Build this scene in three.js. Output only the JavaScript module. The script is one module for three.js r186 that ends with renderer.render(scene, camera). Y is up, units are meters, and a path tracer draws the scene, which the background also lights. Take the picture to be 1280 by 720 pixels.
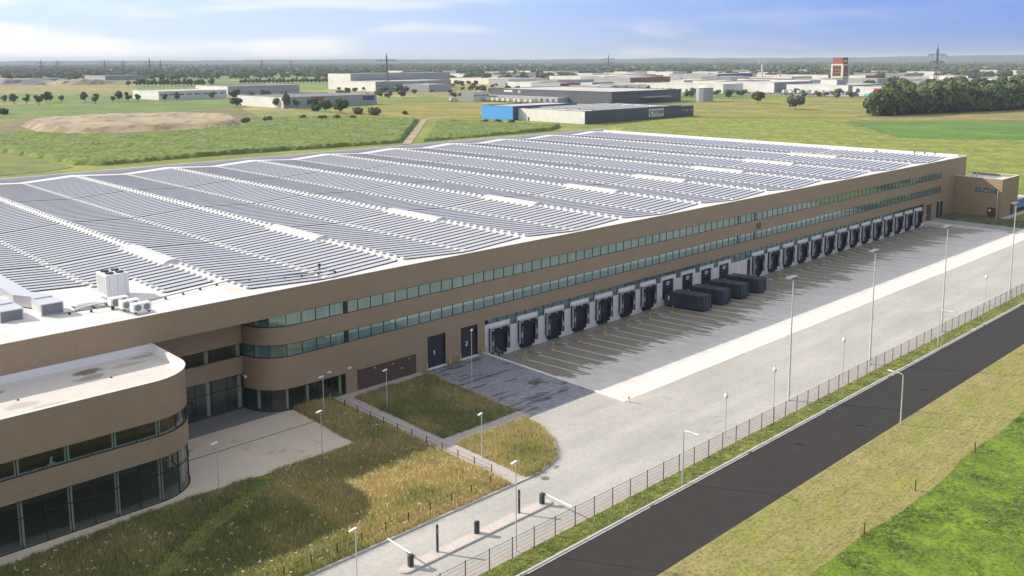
import * as THREE from 'three';
import { mergeGeometries } from 'three/addons/utils/BufferGeometryUtils.js';
import { RoundedBoxGeometry } from 'three/addons/geometries/RoundedBoxGeometry.js';
import { FontLoader } from 'three/addons/loaders/FontLoader.js';
import { TextGeometry } from 'three/addons/geometries/TextGeometry.js';

// ---------------------------------------------------------------- camera, sky, sun, exposure
const scene = new THREE.Scene();
const camera = new THREE.PerspectiveCamera(35.0, 1280 / 720, 0.5, 40000);
camera.position.set(-80.95, 40, 90.49);
camera.up.set(0.10166, 0.98961, -0.10165);
camera.lookAt(-80.95 + 0.68272, 40 - 0.14372, 90.49 - 0.7164);
camera.setViewOffset(1280, 720, 0, 120, 1280, 720);      // the photograph is the lower part of a 4:3 frame
camera.updateProjectionMatrix();
scene.add(camera);

const renderer = new THREE.WebGLRenderer({ antialias: true });
renderer.toneMapping = THREE.LinearToneMapping;
renderer.toneMappingExposure = 1.26;
renderer.shadowMap.enabled = true;

const SUN = new THREE.Vector3(-0.87, 1, -1.42).normalize();
const sun = new THREE.DirectionalLight(new THREE.Color(1.0, 0.92, 0.79), 4.8);
sun.position.copy(SUN).multiplyScalar(400);
sun.castShadow = true;
sun.shadow.camera.left = sun.shadow.camera.bottom = -260; sun.shadow.camera.right = sun.shadow.camera.top = 260;
sun.shadow.camera.far = 1200; sun.shadow.mapSize.set(4096, 4096);
scene.add(sun, sun.target);

// ---------------------------------------------------------------- noise
function rng(seed) { let a = seed >>> 0; return () => { a = (a + 0x6D2B79F5) | 0; let t = Math.imul(a ^ (a >>> 15), 1 | a); t = (t + Math.imul(t ^ (t >>> 7), 61 | t)) ^ t; return ((t ^ (t >>> 14)) >>> 0) / 4294967296; }; }
const hash = (x, y, s = 0) => { let h = Math.imul(x, 374761393) + Math.imul(y, 668265263) + Math.imul(s, 974634777); h = Math.imul(h ^ (h >>> 13), 1274126177); return ((h ^ (h >>> 16)) >>> 0) / 4294967296; };
const sm = (t) => t * t * (3 - 2 * t);
const clamp = (v, a = 0, b = 1) => Math.min(b, Math.max(a, v));
const mix = (a, b, t) => a + (b - a) * t;
const step = (a, b, v) => sm(clamp((v - a) / (b - a)));
function vn(x, y, s = 0, per = 0) {       // value noise, optionally periodic
  const xi = Math.floor(x), yi = Math.floor(y), u = sm(x - xi), v = sm(y - yi);
  const w = per ? (i) => ((i % per) + per) % per : (i) => i;
  const a = hash(w(xi), w(yi), s), b = hash(w(xi + 1), w(yi), s), c = hash(w(xi), w(yi + 1), s), d = hash(w(xi + 1), w(yi + 1), s);
  return mix(mix(a, b, u), mix(c, d, u), v);
}
function fbm(x, y, s = 0, o = 4, per = 0) { let t = 0, a = 0.5, n = 0; for (let i = 0; i < o; i++) { t += a * vn(x, y, s + i, per); n += a; a *= 0.5; x *= 2; y *= 2; per *= 2; } return t / n; }

// sky: pale and bright towards the sun, blue away from it, with thin streaks of cloud; whiter veil overhead is added to brighten and neutralise shade
{
  const W = 2048, H = 1024, d = new Float32Array(W * H * 4);
  const sa = Math.atan2(SUN.z, SUN.x), se = Math.asin(SUN.y);
  for (let j = 0; j < H; j++) {
    const el = ((j + 0.5) / H - 0.5) * Math.PI, e = Math.max(0, el);
    for (let i = 0; i < W; i++) {
      const az = ((i + 0.5) / W - 0.5) * 2 * Math.PI;
      const ca = Math.sin(se) * Math.sin(e) + Math.cos(se) * Math.cos(e) * Math.cos(az - sa);
      const away = Math.acos(clamp(Math.cos(az - sa), -1, 1)) * 180 / Math.PI;
      const w = 1 - step(48, 108, away);
      const k = 1 - Math.exp(-e * 24), z = step(0.05, 0.8, e);
      const lo = [mix(0.28, 0.70, w), mix(0.35, 0.735, w), mix(0.48, 0.78, w)];
      const mid = [mix(0.13, 0.50, w), mix(0.28, 0.68, w), mix(0.74, 0.92, w)];
      const top = [0.44, 0.48, 0.56];
      const glow = 0.30 * Math.pow(clamp(ca), 6);
      let cl = fbm(i / W * 48, el * 60 + 3 * fbm(i / W * 20, el * 30, 9, 3, 20), 3, 4, 48);
      const hi = fbm(i / W * 16, el * 7, 21, 5, 16);
      cl = step(0.50, 0.78, cl) * Math.exp(-e * 6) * mix(0.18, 0.8, w) + step(0.38, 0.64, hi) * step(0.05, 0.3, e) * 0.78;
      cl = clamp(cl, 0, 0.9);
      const o = (j * W + i) * 4, cw = [0.95, 0.92, 0.88];
      for (let c = 0; c < 3; c++) { let v = mix(mix(lo[c], mid[c], k), top[c], z); v = mix(v, cw[c] * mix(0.75, 1, w), cl); d[o + c] = v + glow; }
      d[o + 3] = 1;
    }
  }
  const t = new THREE.DataTexture(d, W, H, THREE.RGBAFormat, THREE.FloatType);
  t.mapping = THREE.EquirectangularReflectionMapping; t.magFilter = THREE.LinearFilter; t.minFilter = THREE.LinearFilter; t.wrapS = THREE.RepeatWrapping; t.needsUpdate = true;
  scene.background = t; scene.environment = t;
}
scene.fog = new THREE.FogExp2(new THREE.Color(0.66, 0.74, 0.86), 0.00008);

// ---------------------------------------------------------------- helpers
const used = {};
function numbered(n) { const k = used[n] = (used[n] ?? -1) + 1; return k ? n + '_' + String(k).padStart(3, '0') : n; }
function sh(o) { o.castShadow = o.receiveShadow = true; return o; }
function obj(name, geos, mat, parent = scene) {
  const g = Array.isArray(geos) ? (geos.length > 1 ? mergeGeometries(geos.map((x) => x.index ? x.toNonIndexed() : x)) : geos[0]) : geos;
  const m = sh(new THREE.Mesh(g, mat)); m.name = parent === scene ? numbered(name) : name; parent.add(m); return m;
}
function tag(o, label, category, group, kind) { o.userData.label = label; o.userData.category = category; if (group) o.userData.group = group; if (kind) o.userData.kind = kind; return o; }
function thing(name, label, category, p = [0, 0, 0], turn = 0, group) { const o = new THREE.Group(); o.name = numbered(name); o.position.set(...p); o.rotation.y = turn; scene.add(o); return tag(o, label, category, group); }
function part(name, parent) { const o = new THREE.Group(); o.name = name; parent.add(o); return o; }
function struct(name, geos, mat, label, category) { return tag(obj(name, geos, mat), label, category, null, 'structure'); }
function dup(src, p, turn, label) { const o = src.clone(); o.name = numbered(src.name.replace(/_\d{3}$/, '')); o.userData = { ...src.userData }; o.position.set(...p); if (turn !== undefined) o.rotation.y = turn; if (label) o.userData.label = label; scene.add(o); return o; }

function metreUV(g, ox = 0, oy = 0) {            // uv in metres from the face's own direction
  if (g.index) g = g.toNonIndexed();
  const p = g.attributes.position, n = g.attributes.normal, uv = new Float32Array(p.count * 2);
  for (let i = 0; i < p.count; i++) {
    const ax = Math.abs(n.getX(i)), ay = Math.abs(n.getY(i)), az = Math.abs(n.getZ(i));
    if (ay >= ax && ay >= az) { uv[2 * i] = p.getX(i); uv[2 * i + 1] = -p.getZ(i); }
    else if (ax >= az) { uv[2 * i] = p.getZ(i); uv[2 * i + 1] = p.getY(i); }
    else { uv[2 * i] = p.getX(i); uv[2 * i + 1] = p.getY(i); }
    uv[2 * i] += ox; uv[2 * i + 1] += oy;
  }
  g.setAttribute('uv', new THREE.BufferAttribute(uv, 2)); return g;
}
const bx = (x0, x1, y0, y1, z0, z1) => { const g = new THREE.BoxGeometry(x1 - x0, y1 - y0, z1 - z0); g.translate((x0 + x1) / 2, (y0 + y1) / 2, (z0 + z1) / 2); return metreUV(g); };
const cyl = (r0, r1, h, x, y, z, n = 10) => { const g = new THREE.CylinderGeometry(r1, r0, h, n); g.translate(x, y + h / 2, z); return g.toNonIndexed(); };
function bar(a, b, r, n = 5) { const A = new THREE.Vector3(...a), B = new THREE.Vector3(...b), d = B.clone().sub(A), g = new THREE.CylinderGeometry(r, r, d.length(), n); g.applyQuaternion(new THREE.Quaternion().setFromUnitVectors(new THREE.Vector3(0, 1, 0), d.clone().normalize())); g.translate((A.x + B.x) / 2, (A.y + B.y) / 2, (A.z + B.z) / 2); return g.toNonIndexed(); }
function sheet(pts, y) {                          // flat polygon [[x, z] ...] at height y, uv in metres
  const v2 = pts.map(([x, z]) => new THREE.Vector2(x, -z));
  if (THREE.ShapeUtils.isClockWise(v2)) v2.reverse();
  const f = THREE.ShapeUtils.triangulateShape(v2, []), pos = [], uv = [], nor = [];
  for (const t of f) for (const i of t) { pos.push(v2[i].x, typeof y === 'function' ? y(v2[i].x, -v2[i].y) : y, -v2[i].y); uv.push(v2[i].x, v2[i].y); nor.push(0, 1, 0); }
  const g = new THREE.BufferGeometry();
  g.setAttribute('position', new THREE.Float32BufferAttribute(pos, 3)); g.setAttribute('normal', new THREE.Float32BufferAttribute(nor, 3)); g.setAttribute('uv', new THREE.Float32BufferAttribute(uv, 2));
  return g;
}
const rect = (x0, x1, z0, z1, y) => sheet([[x0, z0], [x1, z0], [x1, z1], [x0, z1]], y);
function slab(pts, y0, y1) {                      // closed prism over a polygon
  const s = new THREE.Shape(pts.map(([x, z]) => new THREE.Vector2(x, -z)));
  const g = new THREE.ExtrudeGeometry(s, { depth: y1 - y0, bevelEnabled: false }); g.rotateX(-Math.PI / 2); g.translate(0, y0, 0); return metreUV(g);
}
function inside(pts, x, z) { let c = false; for (let i = 0, j = pts.length - 1; i < pts.length; j = i++) { const [a, b] = pts[i], [e, f] = pts[j]; if ((b > z) !== (f > z) && x < (e - a) * (z - b) / (f - b) + a) c = !c; } return c; }

// ---------------------------------------------------------------- textures and materials
function tex(w, h, metresX, metresY, fn, srgb = true) {
  const d = new Uint8Array(w * h * 4);
  for (let j = 0; j < h; j++) for (let i = 0; i < w; i++) { const c = fn(i / w, j / h, i, j), o = (j * w + i) * 4; const a = typeof c === 'number' ? [c, c, c] : c; for (let k = 0; k < 3; k++) { const l = clamp(a[k]); d[o + k] = 255 * (srgb ? (l <= 0.0031308 ? l * 12.92 : 1.055 * Math.pow(l, 1 / 2.4) - 0.055) : l); } d[o + 3] = 255; }
  const t = new THREE.DataTexture(d, w, h, THREE.RGBAFormat); t.wrapS = t.wrapT = THREE.RepeatWrapping; t.magFilter = THREE.LinearFilter; t.minFilter = THREE.LinearMipmapLinearFilter; t.generateMipmaps = true;
  if (srgb) t.colorSpace = THREE.SRGBColorSpace; t.repeat.set(1 / metresX, 1 / metresY); t.needsUpdate = true; return t;
}
const M = {};
const std = (rgb, rough = 0.8, extra = {}) => new THREE.MeshStandardMaterial({ color: new THREE.Color().setRGB(...rgb), roughness: rough, ...extra });
const tinted = (t, mx, my) => { const c = t.clone(); c.repeat.set(1 / mx, 1 / (my ?? mx)); c.needsUpdate = true; return c; };
// shared grain: fine and coarse noise
const grain = tex(512, 512, 4, 4, (u, v) => clamp(0.62 + 0.5 * (fbm(u * 8, v * 8, 1, 3, 8) - 0.5) + 0.55 * (fbm(u * 64, v * 64, 5, 3, 64) - 0.5)));
const grassMap = tex(1024, 1024, 12, 12, (u, v) => {
  const a = fbm(u * 6, v * 6, 31, 4, 6), b = fbm(u * 90, v * 90, 37, 3, 90), c = fbm(u * 22, v * 22, 41, 3, 22);
  const k = clamp(0.62 + 0.7 * (a - 0.5) + 0.75 * (b - 0.5) + 0.4 * (c - 0.5)); return [k * mix(0.92, 1.08, a), k, k * mix(1.0, 0.75, b)];
});
const turfMap = tex(1024, 1024, 10, 10, (u, v) => { const a = fbm(u * 5, v * 5, 151, 4, 5), b = fbm(u * 200, v * 200, 153, 2, 200), c = fbm(u * 40, v * 40, 155, 3, 40); const k = clamp(0.76 + 0.24 * (a - 0.5) + 0.42 * (b - 0.5) + 0.22 * (c - 0.5)); return [k * mix(0.94, 1.06, a), k, k * mix(1, 0.85, c)]; });
const fieldMap = tex(1024, 1024, 60, 60, (u, v) => { const a = fbm(u * 5, v * 5, 51, 4, 5), b = fbm(u * 70, v * 70, 57, 4, 70), r = fbm(u * 12, v * 120, 61, 3, 12); const k = clamp(0.66 + 0.45 * (a - 0.5) + 0.6 * (b - 0.5) + 0.22 * (r - 0.5)); return [k * mix(0.9, 1.1, a), k, k * 0.95]; });
// cladding: narrow horizontal boards in bronze-brown, joints as relief, tone varying a little from board to board
const cladMap = tex(512, 512, 12, 12.8, (u, v, i, j) => { const row = Math.floor(v * 64), seg = Math.floor((u + hash(row, 3) * 0.9) * 2); const k = 0.82 + 0.05 * (hash(row, seg, 7) - 0.5) + 0.10 * (fbm(u * 40, v * 40, 3, 3, 40) - 0.5) + 0.10 * (fbm(u * 4, v * 4, 13, 3, 4) - 0.5); return [k, k * mix(0.99, 1.01, hash(row, 1)), k]; });
const cladBump = tex(64, 512, 12, 12.8, (u, v) => { const t = (v * 64) % 1; return t < 0.12 ? 0.1 : 0.9; }, false);
M.clad = std([0.435, 0.31, 0.195], 0.5, { map: cladMap, bumpMap: cladBump, bumpScale: 0.012, metalness: 0.15 });
M.cladDark = std([0.13, 0.085, 0.06], 0.55, { map: tinted(cladMap, 12, 12.8), metalness: 0.2 });
const membrane = tex(1024, 1024, 24, 24, (u, v) => {
  const seam = Math.min((u * 16) % 1, 1 - (u * 16) % 1) < 0.02 ? 0.94 : 1, seam2 = Math.min((v * 3 + Math.floor(u * 16) * 0.37) % 1, 1) < 0.006 ? 0.92 : 1;
  const st = step(0.60, 0.80, fbm(u * 7, v * 7, 71, 5, 7)), dd = fbm(u * 60, v * 60, 77, 3, 60);
  const k = (0.90 + 0.10 * (dd - 0.5)) * seam * seam2 * (1 - 0.16 * st); return [k, k * (1 - 0.02 * st), k * (1 - 0.06 * st)];
});
M.roof = std([0.74, 0.715, 0.69], 0.6, { map: membrane });
M.white = std([0.74, 0.73, 0.71], 0.5);
M.cap = std([0.66, 0.64, 0.61], 0.45);
const concMap = tex(512, 512, 6, 6, (u, v) => { const k = 0.86 + 0.26 * (fbm(u * 5, v * 5, 81, 4, 5) - 0.5) + 0.16 * (fbm(u * 50, v * 50, 83, 3, 50) - 0.5) - 0.12 * step(0.62, 0.8, fbm(u * 20, v * 3, 87, 3, 20)); return [k, k * 0.99, k * 0.965]; });
M.dockWhite = std([0.82, 0.775, 0.73], 0.75, { map: concMap });
M.concrete = std([0.60, 0.58, 0.55], 0.85, { map: tinted(concMap, 6) });
M.bandConcrete = std([0.80, 0.775, 0.735], 0.85, { map: tinted(concMap, 9) });
M.kerb = std([0.55, 0.54, 0.51], 0.85, { map: tinted(concMap, 5) });
// yard block paving, sun-bleached, with tyre sweeps
const yardMap = tex(2048, 2048, 64, 64, (u, v) => {
  const a = fbm(u * 7, v * 7, 91, 5, 7), b = fbm(u * 240, v * 240, 93, 2, 240), sw = fbm(u * 6 + 0.8 * fbm(u * 5, v * 5, 3, 2, 5), v * 40, 95, 4, 0), oil = step(0.76, 0.82, fbm(u * 46, v * 46, 99, 2, 46));
  const k = clamp(0.80 + 0.13 * (a - 0.5) + 0.16 * (b - 0.5) + 0.22 * (sw - 0.5) - 0.06 * oil); return [k, k * 0.992, k * 0.972];
});
M.yard = std([0.50, 0.485, 0.46], 0.7, { map: yardMap });
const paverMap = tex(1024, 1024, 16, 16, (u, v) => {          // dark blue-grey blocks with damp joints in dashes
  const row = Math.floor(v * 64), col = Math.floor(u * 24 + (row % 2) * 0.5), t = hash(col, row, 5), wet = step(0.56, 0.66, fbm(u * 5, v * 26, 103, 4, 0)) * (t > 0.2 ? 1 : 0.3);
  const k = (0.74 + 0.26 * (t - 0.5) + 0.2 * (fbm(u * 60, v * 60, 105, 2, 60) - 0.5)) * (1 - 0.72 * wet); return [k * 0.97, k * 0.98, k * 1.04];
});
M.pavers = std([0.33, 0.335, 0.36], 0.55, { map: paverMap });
const walkMap = tex(512, 512, 4, 4, (u, v) => { const c = Math.floor(u * 20), r = Math.floor(v * 20); const k = 0.82 + 0.14 * (hash(c, r, 9) - 0.5) + 0.16 * (fbm(u * 6, v * 6, 111, 3, 6) - 0.5) - (((u * 20) % 1 < 0.08 || (v * 20) % 1 < 0.08) ? 0.1 : 0); return [k, k * 0.97, k * 0.95]; });
M.walk = std([0.52, 0.475, 0.445], 0.85, { map: walkMap });
const courtMap = tex(1024, 1024, 20, 20, (u, v) => { const st = step(0.66, 0.78, fbm(u * 16, v * 26, 121, 4, 0)) * step(0.5, 0.62, fbm(u * 4, v * 4, 127, 3, 4)); const k = 0.86 + 0.14 * (fbm(u * 5, v * 5, 123, 4, 5) - 0.5) + 0.10 * (fbm(u * 80, v * 80, 125, 2, 80) - 0.5); return [k * (1 - 0.14 * st), k * 0.965 * (1 - 0.24 * st), k * 0.92 * (1 - 0.36 * st)]; });
M.court = std([0.70, 0.625, 0.53], 0.8, { map: courtMap });
const asphMap = tex(1024, 1024, 24, 24, (u, v) => { const k = 0.74 + 0.25 * (fbm(u * 6, v * 6, 131, 4, 6) - 0.5) + 0.34 * (fbm(u * 170, v * 170, 133, 2, 170) - 0.5) + 0.16 * (fbm(u * 3, v * 60, 135, 3, 0) - 0.5); const s = hash(Math.floor(u * 500), Math.floor(v * 500), 8) > 0.9988 ? 0.5 : 0; return [k + s, k * 0.975 + s, k * 0.95 + s]; });
const roadMap = tex(2048, 512, 70, 7.15, (u, v) => { const g = 0.30 * (hash(Math.floor(u * 2048), Math.floor(v * 512), 4) - 0.5) + 0.18 * (fbm(u * 60, v * 8, 171, 4, 60) - 0.5), wp = Math.exp(-(((v - 0.2) / 0.07) ** 2)) + Math.exp(-(((v - 0.38) / 0.07) ** 2)) + Math.exp(-(((v - 0.62) / 0.07) ** 2)) + Math.exp(-(((v - 0.8) / 0.07) ** 2)), st = fbm(u * 24, v * 26, 173, 3, 24), dust = step(0.55, 0.8, fbm(u * 90, v * 6, 175, 3, 90)) * (step(0.06, 0, v) + step(0.94, 1, v)); const joint = Math.abs(v - 0.5 + 0.004 * (vn(u * 40, 3, 5) - 0.5)) < 0.004 ? 0.22 : 0; const k = 0.72 + g + 0.06 * wp * st + 0.12 * (st - 0.5) - joint; return [k + 0.7 * dust, k * 0.975 + 0.55 * dust, k * 0.95 + 0.35 * dust]; });
roadMap.offset.set(0, 50.2 / 7.15); 
M.asphalt = std([0.031, 0.028, 0.0255], 0.85, { map: roadMap });
M.asphaltPale = std([0.36, 0.36, 0.36], 0.8, { map: tinted(yardMap, 40) });
M.black = std([0.018, 0.018, 0.02], 0.6); M.rubber = std([0.012, 0.012, 0.014], 0.75);
M.frame = std([0.02, 0.022, 0.024], 0.45);
M.door = std([0.034, 0.036, 0.043], 0.45, { metalness: 0.2 });
M.galv = std([0.52, 0.53, 0.54], 0.4, { metalness: 0.7 });
M.pole = std([0.62, 0.63, 0.63], 0.4, { metalness: 0.35 });
M.yellow = std([0.62, 0.42, 0.04], 0.5); M.orange = std([0.60, 0.24, 0.03], 0.5);
M.anthracite = std([0.05, 0.053, 0.058], 0.5, { metalness: 0.2 });
M.skip = std([0.085, 0.105, 0.135], 0.45, { metalness: 0.15, map: tinted(grain, 5) });
M.panel = new THREE.MeshPhysicalMaterial({ color: new THREE.Color().setRGB(0.55, 0.54, 0.56), roughness: 0.26, metalness: 0.0, ior: 2.0, map: tex(256, 64, 1, 1, (u, v, i, j) => (i < 8 || i > 248 || j < 2 || j > 61) ? [0.95, 0.95, 0.95] : 0.72 + 0.1 * hash(Math.floor(u * 6), Math.floor(v * 10), 3)) });  // pale tone is sky glare put into the base colour
M.deflector = std([0.07, 0.067, 0.075], 0.5);
M.glass = new THREE.MeshPhysicalMaterial({ color: new THREE.Color().setRGB(0.40, 0.62, 0.56), roughness: 0.02, metalness: 0.42, transmission: 1, thickness: 0, ior: 1.9 });   // sun-control coating
M.glassClear = new THREE.MeshPhysicalMaterial({ color: new THREE.Color().setRGB(0.62, 0.70, 0.62), roughness: 0.02, transmission: 1, thickness: 0, ior: 1.75 });
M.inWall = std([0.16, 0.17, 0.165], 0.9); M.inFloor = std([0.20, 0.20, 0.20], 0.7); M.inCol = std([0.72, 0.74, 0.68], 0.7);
M.dome = new THREE.MeshPhysicalMaterial({ color: new THREE.Color().setRGB(0.68, 0.67, 0.64), roughness: 0.4, transmission: 0.25, thickness: 0 });
M.hvac = std([0.78, 0.77, 0.75], 0.5); M.louver = std([0.20, 0.20, 0.22], 0.6);
M.duct = std([0.60, 0.60, 0.63], 0.35, { metalness: 0.4 });
const grass = (rgb, map = grassMap, s = 12) => std(rgb, 0.95, { map: s === 12 && map === grassMap ? map : tinted(map, s) });
M.lawn = grass([0.27, 0.33, 0.055]); M.field = grass([0.18, 0.275, 0.02], grassMap, 18);
const dryMap = tex(1024, 512, 60, 9, (u, v) => { const a = fbm(u * 30, v * 5, 161, 4, 0), g = step(0.48, 0.68, fbm(u * 14, v * 3, 163, 4, 0)), s = fbm(u * 40, v * 60, 165, 3, 0), b = hash(Math.floor(u * 1024), Math.floor(v * 512), 6); const k = 0.74 + 0.24 * (a - 0.5) + 0.36 * (s - 0.5) + 0.26 * (b - 0.5); return [k * mix(1, 0.88, g), k * mix(0.84, 0.83, g), k * mix(0.32, 0.22, g)]; });
M.dry = std([0.355, 0.37, 0.35], 0.95, { map: dryMap });
M.meadowSoil = grass([0.38, 0.33, 0.115], grassMap, 7); M.mown = grass([0.20, 0.245, 0.045], grassMap, 10);
M.bark = std([0.10, 0.075, 0.05], 0.95);

// ---------------------------------------------------------------- terrain
const groundMat = grass([0.28, 0.315, 0.055], fieldMap, 90);
struct('ground', [rect(-15000, 15000, -15000, -3, -0.06), rect(-15000, 15000, 22, 15000, -0.06), rect(-15000, -0.2, -3, 22, -0.06), rect(145.2, 15000, -3, 22, -0.06)], groundMat, 'flat yellow-green grassland around the whole site', 'ground');
// fields beyond the building, as they lie on the flat land
const R = {
  leftMaize: [[20, -402], [34.5, -363.6], [39.9, -282.1], [47.2, -272.8], [91.2, -276.4], [185.5, -268], [296, -396.5], [272.3, -458.9], [224.2, -472.5], [175, -418.9], [100.6, -398.6], [74.4, -455.6], [30, -454.4]],
  leftGrass: [[-40, -271.7], [6, -264.2], [25.4, -267.6], [36.5, -274.2], [33.4, -359.5], [10, -420.6], [-60, -420]],
  rightMaize: [[197.2, -265.3], [294.8, -374.7], [311.2, -335.5], [318.9, -287.1], [293.1, -268.9], [235.8, -266]],
  midOchre: [[264.5, -467.1], [399, -589.9], [503.8, -567.2], [336.7, -379], [315.1, -400.6], [295.3, -397.3]],
  reeds: [[328.9, -257.9], [415.8, -269.7], [462.2, -209.1], [436.6, -163.8], [364.4, -99.4], [397.7, -52.6], [330, 30], [215, 30], [215, -120]],
  rightBright: [[475, -184.4], [560, -95.7], [402.3, -54], [370.2, -99.9]],
  rightOchre: [[485.3, -330.7], [689.2, -439.5], [852.6, -343.6], [594.2, -213.5], [505.9, -198.1], [439.9, -280.6]],
  rightStrip: [[505.9, -198.1], [565.2, -200.4], [720, -145.4], [575, -100.4], [483.2, -186.9]],
  leftBright: [[190, -1161.2], [348.3, -983], [366.5, -800.5], [340.3, -748.5], [236.6, -863.4], [130, -917.5]],
  leftGreen: [[110, -811.9], [345.6, -742.5], [299, -637.4], [193.5, -613.3], [60, -614.6]],
  leftBrown: [[60, -595.8], [189.3, -602.7], [287.9, -630.2], [232.7, -488.1], [104.6, -409.1], [78, -467.9], [30, -463]],
  leftTan: [[300, -1613.8], [525.7, -1457.6], [365.9, -1039.1], [210, -1224.7]],
  rightFar: [[1600.4, -541.1], [1760, -442.8], [1300, -315.7], [1236.7, -398.6]],
  track: [[179.7, -258.9], [185.4, -258.9], [300.5, -391.8], [323.6, -397.9], [329.3, -404.8], [303.4, -400.7]],
};
{
  // patchwork of distant fields in one sheet, each with its own crop colour
  const r = rng(11), pos = [], col = [], uv = [], nor = [];
  const pal = [[0.26, 0.33, 0.06], [0.21, 0.31, 0.05], [0.38, 0.35, 0.11], [0.31, 0.34, 0.08], [0.20, 0.27, 0.055], [0.42, 0.37, 0.15], [0.25, 0.29, 0.07]];
  for (let x = -600; x < 7600; x += 230) for (let z = -7600; z < 900; z += 150) {
    const d = Math.hypot(x + 81, z - 90); if (d < 640 || d > 8200) continue;
    const c = pal[Math.floor(r() * pal.length)], k = 0.8 + 0.3 * r(), x1 = x + 226, z1 = z + 147, q = [[x, z], [x, z1], [x1, z1], [x, z], [x1, z1], [x1, z]];
    for (const [a, b] of q) { pos.push(a, 0.0, b); nor.push(0, 1, 0); uv.push(a, -b); col.push(c[0] * k, c[1] * k, c[2] * k); }
  }
  const g = new THREE.BufferGeometry(); g.setAttribute('position', new THREE.Float32BufferAttribute(pos, 3)); g.setAttribute('normal', new THREE.Float32BufferAttribute(nor, 3)); g.setAttribute('uv', new THREE.Float32BufferAttribute(uv, 2)); g.setAttribute('color', new THREE.Float32BufferAttribute(col, 3));
  struct('farmland', g, std([1, 1, 1], 0.95, { vertexColors: true, map: tinted(fieldMap, 120) }), 'patchwork of green and straw coloured fields reaching to the horizon', 'farmland');
}
const fieldSheet = (name, pts, y, rgb, s, label) => struct(name, sheet(pts, y), grass(rgb, fieldMap, s), label, 'field');
fieldSheet('pasture', R.leftGrass, 0.06, [0.20, 0.235, 0.035], 50, 'olive green pasture behind the warehouse beside the maize');
fieldSheet('meadow_field', R.midOchre, 0.08, [0.34, 0.30, 0.055], 70, 'ochre grass field before the blue and white hall');
fieldSheet('pasture', R.rightBright, 0.10, [0.13, 0.27, 0.025], 80, 'bright green mown pasture in front of the dark wood');
fieldSheet('meadow_field', R.rightOchre, 0.06, [0.33, 0.31, 0.06], 80, 'yellow green meadow with round willow bushes');
fieldSheet('meadow_field', R.rightStrip, 0.08, [0.34, 0.29, 0.09], 60, 'straw coloured grass strip along the foot of the wood');
fieldSheet('pasture', R.leftBright, 0.06, [0.16, 0.27, 0.035], 90, 'light green pasture behind the row of small trees');
fieldSheet('pasture', R.leftGreen, 0.08, [0.17, 0.26, 0.035], 90, 'green pasture between the tree row and the sand depot');
fieldSheet('rough_ground', R.leftBrown, 0.06, [0.24, 0.21, 0.07], 60, 'brownish rough ground around the sand depot');
fieldSheet('meadow_field', R.leftTan, 0.06, [0.36, 0.31, 0.10], 110, 'tan stubble field far behind the tree row');
fieldSheet('pasture', R.rightFar, 0.10, [0.19, 0.30, 0.06], 120, 'far green pasture beyond the wood beside the sheds');
struct('farm_track', sheet(R.track, 0.12), std([0.50, 0.39, 0.27], 0.95, { map: tinted(fieldMap, 20) }), 'sandy farm track between the two maize fields', 'track');
function crop(name, pts, h, cell, rgb, label, seed) {      // standing crop: a rough canopy with a real edge
  let x0 = 1e9, x1 = -1e9, z0 = 1e9, z1 = -1e9; for (const [x, z] of pts) { x0 = Math.min(x0, x); x1 = Math.max(x1, x); z0 = Math.min(z0, z); z1 = Math.max(z1, z); }
  const nx = Math.ceil((x1 - x0) / cell) + 2, nz = Math.ceil((z1 - z0) / cell) + 2, id = new Map(), pos = [], uv = [], idx = [], inn = [];
  for (let j = 0; j < nz; j++) for (let i = 0; i < nx; i++) inn.push(inside(pts, x0 + (i - 0.5) * cell, z0 + (j - 0.5) * cell));
  const vert = (i, j) => { const k = j * nx + i; if (id.has(k)) return id.get(k); const x = x0 + (i - 0.5) * cell + cell * 0.6 * (hash(i, j, seed) - 0.5), z = z0 + (j - 0.5) * cell + cell * 0.6 * (hash(i, j, seed + 1) - 0.5); const y = inn[k] ? h * (0.62 + 0.62 * hash(i, j, seed + 2) + 0.8 * (fbm(i / 14, j / 14, seed, 3) - 0.5)) : 0; pos.push(x, y, z); uv.push(x, -z); id.set(k, pos.length / 3 - 1); return pos.length / 3 - 1; };
  for (let j = 0; j < nz - 1; j++) for (let i = 0; i < nx - 1; i++) { const k = j * nx + i; if (!(inn[k] || inn[k + 1] || inn[k + nx] || inn[k + nx + 1])) continue; const a = vert(i, j), b = vert(i + 1, j), c = vert(i, j + 1), d = vert(i + 1, j + 1); idx.push(a, c, b, b, c, d); }
  const g = new THREE.BufferGeometry(); g.setAttribute('position', new THREE.Float32BufferAttribute(pos, 3)); g.setAttribute('uv', new THREE.Float32BufferAttribute(uv, 2)); g.setIndex(idx); g.computeVertexNormals();
  return struct(name, g.toNonIndexed(), grass(rgb, fieldMap, 25), label, 'crop field');
}
crop('maize_field', R.leftMaize, 1.5, 1.3, [0.19, 0.265, 0.045], 'tall green maize field behind the warehouse left of the sandy track', 5);
crop('maize_field', R.rightMaize, 1.5, 1.3, [0.195, 0.27, 0.045], 'tall green maize field behind the warehouse right of the sandy track', 15);
crop('reed_field', R.reeds, 1.3, 1.8, [0.29, 0.335, 0.06], 'rough yellow green field of tall grass behind the far end of the warehouse', 25);
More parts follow.
